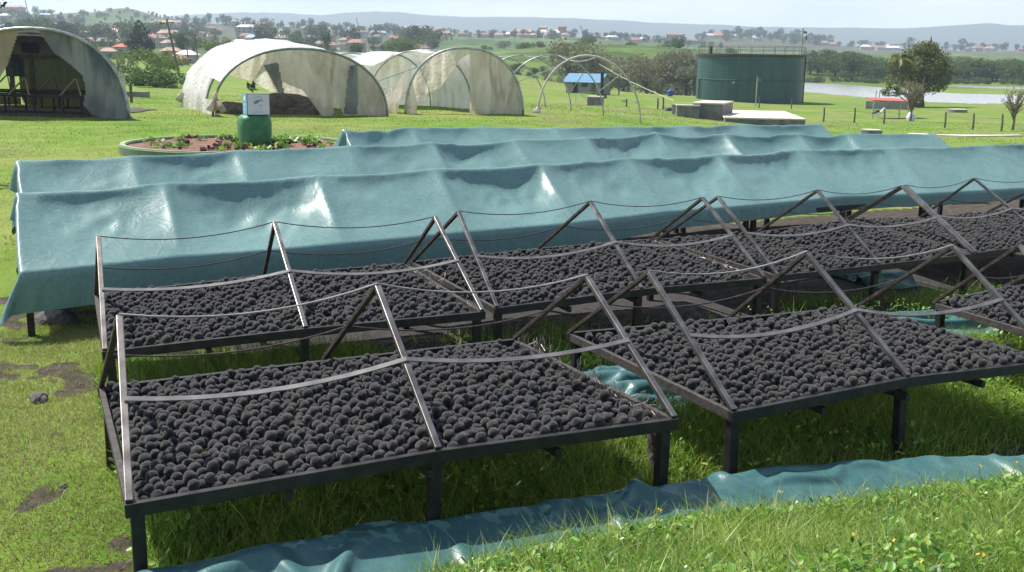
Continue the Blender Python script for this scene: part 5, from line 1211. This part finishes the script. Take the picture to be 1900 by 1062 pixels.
def tree(kind,u,d,s,label,group=None,name='tree',var=None,sx=1.,cat='tree',dz=0.,vtop=None):
    cm,tm=PROT[kind][random.randrange(len(PROT[kind])) if var is None else var%len(PROT[kind])]
    p=G(u,d,dz)
    if vtop is not None: s=max(.15,(P(u,vtop,d)[2]-p[2])/max(v.co[2] for v in cm.vertices))
    T=thing(name,label,cat,p,group,random.uniform(0,6.28)); T.scale=(s*sx,s*sx,s)
    for nm,me in (('crown',cm),('trunk',tm)): o=bpy.data.objects.new(nm,me); link(o,T)
    return T
r4=random.Random(3)
# wood beyond the lake
for k in range(46):
    u=1500+(k*9.6)+r4.uniform(-6,6); d=r4.uniform(266,300)
    tree('acacia',u,d,r4.uniform(.66,.86)*(1.3 if 1560<u<1590 else 1),'grey green acacia in the dense wood lining the far lake shore','acacias on the far lake shore','acacia_tree',sx=1.6)
for k in range(14):
    tree('acacia',1505+k*31+r4.uniform(-8,8),r4.uniform(300,322),r4.uniform(.75,.95),'tall acacia rising behind the wood on the far lake shore','taller acacias behind the lake shore wood','acacia_tree',sx=1.2)
for k in range(22):
    tree('shrub',1495+k*21+r4.uniform(-8,8),r4.uniform(252,262),r4.uniform(.8,1.2),'low bright shrub on the reedy far bank of the lake','shrubs on the far lake bank','shrub',cat='shrub')
# brownish thicket between the hoops and the tank
for u,d,s in ((1195,205,1.25),(1215,215,1.4),(1232,212,1.5),(1250,220,1.55),(1268,214,1.6),(1284,220,1.5),(1300,216,1.4),(1318,222,1.3),(1205,235,1.2),(1150,215,1.35),(1160,222,1.2)):
    tree('acacia_brown',u,d,s*1.08,'brownish half bare acacia in the thicket behind the tank','brownish acacias behind the tank','acacia_tree')
for u,d,s in ((1054,208,1.45),(1066,212,1.4),(1080,216,1.2),(1095,222,1.15)):
    tree('acacia_brown',u,d,s*1.15,'brownish spreading acacia standing above the bare hoops','acacias above the bare hoops','acacia_tree')
for k in range(26):
    u=930+k*15+r4.uniform(-8,8); tree('acacia' if k%3 else 'shrub',u,r4.uniform(225,250),r4.uniform(.4,.65)*(1 if k%3 else 1.8),'dark low tree in the scrub belt behind the blue roofed shed','low trees behind the shed','scrub_tree')
for k in range(24):
    tree('shrub',880+r4.uniform(0,480),r4.uniform(300,600),r4.uniform(1.2,2.6),'small rounded bush dotting the green slope below the far town','bushes on the green slope','bush',cat='bush')
# left middle trees
sp=[('conifer',258,225,36,1.0,'dark blue green conifer, tallest tree between the two tunnels'),('bright',396,200,67,1.35,'yellow green bushy tree behind the white tunnel'),('dense',333,240,61,.8,'dark dense tree beside the leaning utility pole'),('dense',322,260,66,.8,'darker tree behind the leaning utility pole'),
('bright',284,128,84,1.25,'light green shrubby tree below the tall conifer'),('bright',303,118,98,1.2,'olive shrubby tree next to the white tunnel, in front of the red roof'),('shrub',300,100,126,1.5,'low green bush between the trough and the white tunnel'),('shrub',282,98,124,1.5,'low bright green bush behind the stone trough'),('shrub',255,104,127,1.4,'dark green bush right behind the stone trough'),
('bright',150,230,77,1.3,'light green tree rising above the sooty tunnel shoulder'),('dense',126,400,54,.9,'round dark tree above the sooty tunnel'),('dense',172,400,49,1.0,'greyish dark tree beside the round one above the sooty tunnel'),('acacia_brown',200,260,60,.6,'brown green tree between the tunnel and the conifer'),('bright',214,150,91,1.2,'leafy light tree in front of the dark red roof'),('shrub',180,140,106,1.5,'bush in front of the pinkish roofs'),
('dense',601,280,59,.6,'slim dark tree above the white tunnel ridge'),('bright',752,290,66,1.3,'yellowish green tree rising above the beige tunnel'),('bright',722,300,72,1.1,'yellowish green tree beside the one above the beige tunnel'),('shrub',235,120,118,1.5,'dark hedge like bush behind the single dark post'),
('dense',585,300,84,1.3,'low dark tree right behind the white tunnel crown'),('dense',655,300,78,1.4,'dark bushy tree above the low film roof'),('acacia_brown',240,300,66,.9,'brownish tree tucked beside the tall conifer')]
for kind,u,d,vt,sx,lab in sp: tree(kind,u,d,1,lab,None,{'conifer':'conifer_tree','shrub':'bush'}.get(kind,'broadleaf_tree'),sx=sx,vtop=vt)
for k in range(20):
    u=-60+k*42+r4.uniform(-15,15); tree(r4.choice(['dense','bright','dense','acacia']),u,r4.uniform(250,400),r4.uniform(.4,.75),'mid distance tree standing below the hillside town','trees below the hillside town','broadleaf_tree')
# town trees: single meshes, too small to show parts
TT=[]
for kind in ('dense','conifer','acacia'):
    for cm,tm in PROT[kind][:2]:
        nc=len(cm.vertices)//4//3; q=np.array([v.co[:] for v in cm.vertices])[:nc*4].reshape(nc,4,3); c=q.mean(1,keepdims=True)
        TT.append((rawmesh('crown',(c+(q-c)*1.8).reshape(-1,3),np.arange(nc*4),np.full(nc,4),cm.materials[0],False),tm))
def towntree(u,d,s,label,group,k=None):
    T=thing('town_tree',label,'tree',G(u,d),group,r4.uniform(0,6)); w=s*r4.uniform(.9,1.3); T.scale=(w,w,s*r4.uniform(.8,1.2))
    for nm,me in zip(('crown','trunk'),TT[r4.randrange(len(TT)) if k is None else k]): o=bpy.data.objects.new(nm,me); link(o,T)
for k in range(150):
    u=r4.uniform(-40,800); d=r4.uniform(380,960 if not 150<u<325 else 680)
    towntree(u,d,r4.uniform(.9,1.75),'hazy dark tree among the houses of the hillside town','trees among the hillside houses')
for k in range(45):
    towntree(330+k*10.5+r4.uniform(-5,5),r4.uniform(930,980),r4.uniform(.8,1.5),'tree on the skyline of the hillside town','skyline trees of the hillside town')
for k in range(52):
    towntree(790+k*10.5+r4.uniform(-6,6),r4.uniform(850,900),r4.uniform(.7,1.3),'tree in the line along the top of the green slope','trees along the top of the green slope')
for k in range(44):
    towntree(1290+k*5.6+r4.uniform(-5,5),r4.uniform(1050,1310),r4.uniform(1.2,2.),'tree on the low wooded hill behind the tank','trees on the low hill behind the tank')
for k in range(34):
    towntree(1500+k*13+r4.uniform(-6,6),r4.uniform(1150,1260),r4.uniform(1.,1.8)*(1.3 if k%7==0 else 1),'tree in the far flat town beyond the lake wood','trees in the far flat town')
for k in range(50):
    u=r4.uniform(150,325); towntree(u,r4.uniform(960,1340),r4.uniform(.5,.9),'tree covering the rounded hill above the town','trees on the rounded hill',r4.choice([0,1]))
# the big fig tree with palm fronds
p=G(1693,113.5); T=thing('fig_tree','big spreading fig tree with palm fronds in its crown, on the near lake shore','tree',p)
r2=np.random.default_rng(5)
lob=[(0,0,4.6,2.6,2.2,1.7),(-1.6,0,4.3,1.5,1.5,1.4),(1.7,.2,4.3,1.7,1.6,1.5),(.6,0,5.9,1.5,1.4,.9),(2.4,0,3.0,1.2,1.2,1.1),(-2.3,0,2.6,1.1,1.1,.9),(-2.6,0,1.5,1.1,1.,.5),(1.6,0,2.3,1.3,1.2,.9),(-1.0,-.3,3.0,1.5,1.3,1.1),(2.9,0,3.9,.9,.9,.7)]
lob=[(a*1.03,b,c,d_,e,f) for a,b,c,d_,e,f in lob]
o=bpy.data.objects.new('crown',crown_mesh('crown',LF['fig'],lob,10500,.27,9,.42)); link(o,T)
segs=[([(.35,0,-.4),(.3,0,.9),(.25,0,1.9),(.2,0,2.9)],[.72,.5,.45,.3])]
for l in lob: segs.append(([(.28,0,1.0),(.28+(l[0]-.28)*.45,l[1]*.4,1.0+(l[2]-1)*.55),(l[0],l[1],l[2])],[.26,.16,.05]))
for k in range(9): 
    x=r2.uniform(-1.2,1.4); segs.append(([(.3,0,1.0),(x*.8+.2,-.6,2.2),(x*1.5,-1.2,3.6)],[.12,.08,.03]))
o=bpy.data.objects.new('trunk',trunk_mesh('trunk',M['bark'],segs)); link(o,T)
def fronds(T,c,n,L,seed,mat='palm'):
    r2=np.random.default_rng(seed); V=[];Fs=[]
    for k in range(n):
        th=2*math.pi*k/n+r2.uniform(-.3,.3); el=r2.uniform(.2,1.25); pts=[]
        for t in np.linspace(0,1,9): pts.append(np.array(c)+L*np.array([math.cos(th)*math.cos(el)*t,math.sin(th)*math.cos(el)*t,math.sin(el)*t-.75*t*t]))
        for i in range(1,9):
            d=pts[i]-pts[i-1];d/=np.linalg.norm(d);sd=np.cross(d,[0,0,1]);sd/=np.linalg.norm(sd)+1e-6
            for sg in (-1,1):
                for q in range(3):
                    a=pts[i-1]+(pts[i]-pts[i-1])*(q/3); tip=a+sd*sg*L*.3*(1-.6*i/9)+d*L*.16-np.array([0,0,L*.1]); o=len(V); V+=[a,a+d*L*.05,tip]; Fs.append((o,o+1,o+2))
    me=bpy.data.meshes.new('palm_fronds'); me.from_pydata([tuple(v) for v in V],[],Fs); me.materials.append(LF[mat]); o=bpy.data.objects.new('palm_fronds',me); link(o,T)
fronds(T,(-2.3,-.6,4.9),12,2.,1); fronds(T,(.6,-.4,6.4),9,1.1,2)
mb=MB(); mb.tube([(.85,-.3,6.0),(.9,-.3,6.8),(.88,-.3,7.25)],[.1,.09,.03],6); mb.build('dead_spike',M['bark'],T)
# thin trees
def twiggy(u,d,hgt,spread,label,seed,mat='twig',leafy=None):
    r2=np.random.default_rng(seed); p=G(u,d); T=thing('bare_tree',label,'tree',p); segs=[([(0,0,-.2),(.05,0,hgt*.25),(.0,0,hgt*.5)],[.09,.06,.04])]
    for k in range(40):
        th=r2.uniform(0,6.28); z0=hgt*r2.uniform(.2,.5); rr_=spread*r2.uniform(.3,1); zt=hgt*r2.uniform(.6,1.0); e=np.array([math.cos(th)*rr_,math.sin(th)*rr_,zt]); m_=np.array([math.cos(th)*rr_*.45,math.sin(th)*rr_*.45,z0+(zt-z0)*.55])
        segs.append(([(0,0,z0),m_,e],[.03,.022,.01]))
        for q in range(3):
            t_=r2.uniform(.3,1); b0=m_+(e-m_)*t_; segs.append(([b0,b0+r2.normal(0,.18*spread,3)+[0,0,.1*hgt]],[.012,.006]))
    me=trunk_mesh('branches',M['bark_pale'],segs); o=bpy.data.objects.new('branches',me); link(o,T)
    lobes=[(0,0,hgt*.72,spread*.9,spread*.9,hgt*.28)]; o=bpy.data.objects.new('thin_foliage',crown_mesh('thin_foliage',LF[leafy or 'twig'],lobes,(700 if leafy and hgt>2.5 else 230),.13,seed,.3)); link(o,T)
twiggy(1684,74,2.75,1.05,'thin stemmed shrubby tree with pale feathery twigs in front of the big fig tree',3,leafy='acacia_brown')
twiggy(1874,62,2.3,.75,'thin nearly bare sapling near the picture edge beyond the pale slab',4,leafy='acacia_brown')
# near tree whose branch tip hangs into the picture
p=G(-330,20.); T=thing('cypress_tree','dark feathery tree whose branch tip hangs into the upper corner of the sky','tree',p)
me=trunk_mesh('trunk',M['bark'],[([(0,0,-.2),(.1,0,2.),(.1,0,6)],[.3,.22,.08]),([(.1,0,3.4),(1.5,0,3.7),(2.55,0,3.45)],[.08,.05,.015]),([(.1,0,4.2),(1.4,0,4.6),(2.3,0,4.4)],[.08,.05,.02])]); o=bpy.data.objects.new('trunk',me); link(o,T)
tipx=P(0,6,20)-np.array(p)
lob=[(tipx[0]-.12,tipx[1],tipx[2]+.02,.4,.3,.13),(tipx[0]-.6,0,tipx[2]+.3,.6,.5,.3),(tipx[0]-1.3,0,tipx[2]+.6,.8,.7,.5),(0,0,5,1.1,1.1,1.3),(0,0,3.6,1.2,1.2,.9),(0,0,6.3,.6,.6,.9)]
o=bpy.data.objects.new('crown',crown_mesh('crown',LF['conifer'],lob,3800,.11,12,.3)); link(o,T)
# ------------------------------------------------------------------ town
def house_mesh(w,dp,hg,rh,hip=.5,eave=.5):
    wl=MB(); wl.box((0,0,hg/2-.75),(w,dp,hg+1.5)); x,y=w/2+eave,dp/2+eave; rx=max(.2,w/2-hip*dp/2)
    rf=MB(); rf.add([(-x,-y,hg),(x,-y,hg),(x,y,hg),(-x,y,hg),(-rx,0,hg+rh),(rx,0,hg+rh)],[(0,1,5,4),(2,3,4,5),(1,2,5),(3,0,4),(3,2,1,0)]); return wl,rf
HM={}
def house(u,d,w,dp,hg,rh,wm,rm,label,group=None,name='house',cat='house',rz=None,flatroof=False,win=0):
    key=(round(w,1),round(dp,1),round(hg,1),wm,rm,flatroof,win)
    T=thing(name,label,cat,G(u,d),group,r4.uniform(-.6,.6) if rz is None else rz)
    if key not in HM:
        wl,rf=house_mesh(w,dp,hg,rh); a=wl.build('wall',M[wm],T)
        if flatroof: rf=MB(); rf.box((0,0,hg+.2),(w+.4,dp+.4,.4))
        b=rf.build('roof',M[rm],T); ws=[]
        if win:
            n=max(2,int(w/2.6))
            for fl in range(win):
                for k in range(n):
                    mb=MB(); mb.box((-w/2+(k+.5)*w/n,-dp/2-.02,hg*(fl+.5)/win),(w/n*.5,.1,hg/win*.45)); ws.append(mb.build('window',M['window_glass'],T))
        HM[key]=(a,b,*ws)
    else:
        for q in HM[key]: c=q.copy(); COL.objects.link(c); c.parent=T
    return T
RM=['roof_clay','roof_clay','roof_rust','roof_rust','roof_pale','roof_brown','roof_brown','roof_red','roof_sky']; WM=['wall_cream','wall_pink','wall_grey']
RN={'roof_clay':'clay red','roof_rust':'faded pink','roof_pale':'whitish','roof_red':'bright red','roof_brown':'dark brown','roof_sky':'light blue'}
for k in range(120):
    u=r4.uniform(-20,800); d=r4.uniform(400,950 if not 150<u<325 else 640); rm=r4.choice(RM); wm=r4.choice(WM); w=r4.choice([4.5,5.5,6.5,8]); two=r4.random()<.3
    house(u,d,w,4.5,(4. if two else 2.1),1.4,wm,rm,'small %s roofed house in the hillside town'%RN[rm],'%s roofed houses of the hillside town'%RN[rm])
for k in range(34):
    u=r4.uniform(720,1290); d=r4.uniform(850,905); rm=r4.choice(RM[:5]); w=r4.choice([5.5,7,9])
    house(u,d,w,5,2.4,1.6,r4.choice(WM),rm,'%s roofed house along the top of the green slope'%RN[rm],'%s roofed houses above the green slope'%RN[rm])
for k in range(26):
    u=r4.uniform(1300,1560) if k<12 else r4.uniform(1500,1950); d=r4.uniform(1100,1250); rm=r4.choice(['roof_rust','roof_pale','roof_clay']); house(u,d,r4.choice([10,14]),8,3,2.2,r4.choice(WM),rm,'%s roofed house in the flat far town behind the lake'%RN[rm],'%s roofed houses of the flat far town'%RN[rm])
big=[(18,930,30,14,13,'wall_pink','roof_rust','long brownish apartment block on the skyline above the sooty tunnel',4),(205,640,26,10,9,'wall_grey','roof_clay','long grey block with a clay red roof below the rounded hill',2),(222,560,24,9,4.5,'wall_cream','roof_pale','long low shed with a white roof beside the conifer',1),(298,700,26,12,12,'wall_cream','roof_rust','pale many columned apartment block right of the conifer',3),(307,600,20,9,4,'wall_grey','roof_sky','low building with a light blue roof by the leaning pole',1),
(315,880,22,10,9,'wall_pink','roof_rust','brownish block on the hill shoulder beside the leaning pole',3),(458,640,26,11,11,'wall_grey','roof_pale','grey concrete framed apartment block in the middle of the town',4),(452,690,20,12,9,'wall_pink','roof_clay','clay roofed villa standing above the concrete framed block',2),(755,905,24,11,9,'wall_pink','roof_rust','brownish hotel block on the slope top behind the beige tunnel',3),(775,910,18,10,8,'wall_grey','roof_clay','dark roofed block next to the brownish hotel',2),(813,900,24,11,7,'wall_pink','roof_rust','pinkish house cluster on the slope top under a large tree',2),
(1000,900,12,9,9,'wall_brick','roof_rust','brick red apartment tower, the wider of the pair on the slope top',5),(1036,905,11,9,9.5,'wall_brick','roof_clay','brick red apartment tower, standing alone at the end of the slope top',5),(1012,890,30,10,8,'wall_grey','roof_pale','long low grey block between the two brick towers',2),(965,880,24,12,7,'wall_pink','roof_rust','pinkish villa left of the brick towers',2),(1245,1010,26,12,11,'wall_brick','roof_clay','brown block at the edge of the low wooded hill',3),(1330,1220,34,12,8,'wall_pink','roof_clay','reddish long building on the low hill behind the tank',2),
(771,430,6,4,1.7,'wall_cream','roof_rust','pale pink roofed house peeping over the yellowish tree pair',1)]
for u,d,w,dp,hg,wm,rm,lab,fl in big: house(u,d,w*.58,dp*.7,hg*(.62 if fl<5 else 1),2.4 if fl<3 else 1.6,wm,rm,lab,None,'apartment_block' if fl>2 else 'house','building',r4.uniform(-.3,.3),False,fl)
near=[(229,255,4.6,4,2.4,'wall_grey','roof_red','single storey house with a bright red roof below the conifer',.1),(188,235,4.8,3.5,1.6,'wall_grey','roof_rust','pinkish gabled house behind the sooty tunnel shoulder',.2),(313,235,3.6,3,1.7,'wall_pink','roof_rust','low house with a pale pink roof beside the white tunnel',.1),(342,190,2.9,3,1.5,'wall_grey','roof_pale','small dark shack with a pale roof touching the white tunnel edge',.0),(325,180,2.4,2.4,1.0,'wall_pink','roof_clay','low shack with a sloping clay roof by the white tunnel',-.2)]
for u,d,w,dp,hg,wm,rm,lab,rz in near: house(u,d,w,dp,hg,.8,wm,rm,lab,None,'house','house',rz,False,1)
# poles
a=P(333,138,110);b=P(309,36,110); mb=MB(); mb.tube([a-[0,0,.4],(a+b)/2,b],[.13,.11,.09],7); mb.bar(b+[-.7,0,-.4],b+[.7,0,-.3],.1,.1); tag(mb.build('utility_pole',M['timber'],None),'leaning dark utility pole between the conifer and the white tunnel','pole')
for u,v0,v1,d,lab in ((362,110,58,170,'thin straight pole behind the white tunnel, beside the leaning one'),(344,115,62,175,'thin grey pole close to the leaning utility pole')):
    a=G(u,d); b=P(u,v1,d); mb=MB(); mb.tube([a,b],[.1,.07],6); tag(mb.build('utility_pole',M['timber'],None),lab,'pole')
for u,v1,d,lab in ((46,-2,940,'thin radio mast on the skyline above the sooty tunnel'),(661,33,920,'thin radio mast on the town skyline above the white tunnel'),(1077,47,900,'thin radio mast right of the brick towers')):
    a=G(u,d); b=P(u,v1,d); T=thing('radio_mast',lab,'mast',a); mb=MB(); mb.tube([(0,0,0),tuple(b-a)],[.55,.3],5); mb.build('mast_pole',M['timber'],T)
# ------------------------------------------------------------------ haze, sky, sun
mb=MB(); mb.box((0,2250,90),(9600,4900,300)); m,n,l,b=nmat('distance_haze'); n.remove(b); pv=n.new('ShaderNodeVolumePrincipled'); pv.inputs['Color'].default_value=(.72,.87,1,1); pv.inputs['Density'].default_value=.0004; pv.inputs['Anisotropy'].default_value=.2
l.new(pv.outputs[0],n['Material Output'].inputs['Volume']); o=mb.build('haze',m,None); tag(o,'thin pale blue air haze over the plain','haze',kind='stuff')
W=bpy.data.worlds.new('World'); SC.world=W; W.use_nodes=True; n=W.node_tree.nodes; l=W.node_tree.links; bg=n['Background']
SUN_EL=math.radians(57); SUN_AZ=math.radians(-60)   # azimuth measured from +Y toward +X
sky=n.new('ShaderNodeTexSky'); sky.sky_type='NISHITA'; sky.sun_disc=False; sky.sun_elevation=SUN_EL; sky.sun_rotation=SUN_AZ; sky.altitude=1900; sky.dust_density=1.5
tc=n.new('ShaderNodeTexCoord'); mp=n.new('ShaderNodeMapping'); mp.inputs['Scale'].default_value=(1,1,5); l.new(tc.outputs['Generated'],mp.inputs['Vector'])
t=noise(n,l,3.2,7,rough=.6,dist=.3,vec=mp.outputs['Vector']); r=ramp(n,l,t.outputs['Fac'],[(.36,(.5,.5,.5)),(.62,(.98,.98,.98))])
sx=n.new('ShaderNodeSeparateXYZ'); l.new(tc.outputs['Generated'],sx.inputs[0])
hr=n.new('ShaderNodeMapRange'); l.new(sx.outputs[2],hr.inputs[0]); hr.inputs[1].default_value=.02; hr.inputs[2].default_value=.45; hr.inputs[3].default_value=1.; hr.inputs[4].default_value=.11
mm=n.new('ShaderNodeMath'); mm.operation='MULTIPLY'; l.new(r.outputs['Color'],mm.inputs[0]); l.new(hr.outputs[0],mm.inputs[1])
br=n.new('ShaderNodeMapRange'); l.new(sx.outputs[1],br.inputs[0]); br.inputs[1].default_value=-.3; br.inputs[2].default_value=.6; br.inputs[3].default_value=.3; br.inputs[4].default_value=1.
m3=n.new('ShaderNodeMath'); m3.operation='MULTIPLY'; l.new(mm.outputs[0],m3.inputs[0]); l.new(br.outputs[0],m3.inputs[1])
c=mix(n,l,m3.outputs[0],sky.outputs['Color'],(17.5,17.6,17.7)); l.new(c,bg.inputs['Color']); bg.inputs['Strength'].default_value=.09
sl=bpy.data.lights.new('sun','SUN'); sl.energy=5.0; sl.angle=math.radians(.53); sl.color=(1,.955,.88); so=bpy.data.objects.new('sun',sl); link(so)
dx,dy,dz=math.sin(SUN_AZ)*math.cos(SUN_EL),math.cos(SUN_AZ)*math.cos(SUN_EL),math.sin(SUN_EL)
from mathutils import Vector, Matrix
so.rotation_euler=Vector((dx,dy,dz)).to_track_quat('Z','Y').to_euler()
# ------------------------------------------------------------------ camera
cd=bpy.data.cameras.new('camera'); co=bpy.data.objects.new('camera',cd); link(co); SC.camera=co
cd.sensor_fit='HORIZONTAL'; cd.sensor_width=36; cd.lens=F/1900*36; cd.clip_start=.05; cd.clip_end=30000
co.location=(0,0,H)
cb_=Matrix.Rotation(math.pi/2-PITCH,4,"X")@Matrix.Rotation(-ROLL,4,"Z")
co.rotation_euler=cb_.to_euler()
SC.view_settings.view_transform='Standard'; SC.view_settings.look='None'; SC.view_settings.exposure=.66; SC.view_settings.gamma=1
SC.cycles.max_bounces=8; SC.cycles.transparent_max_bounces=12; SC.cycles.volume_bounces=0
SC.render.film_transparent=False
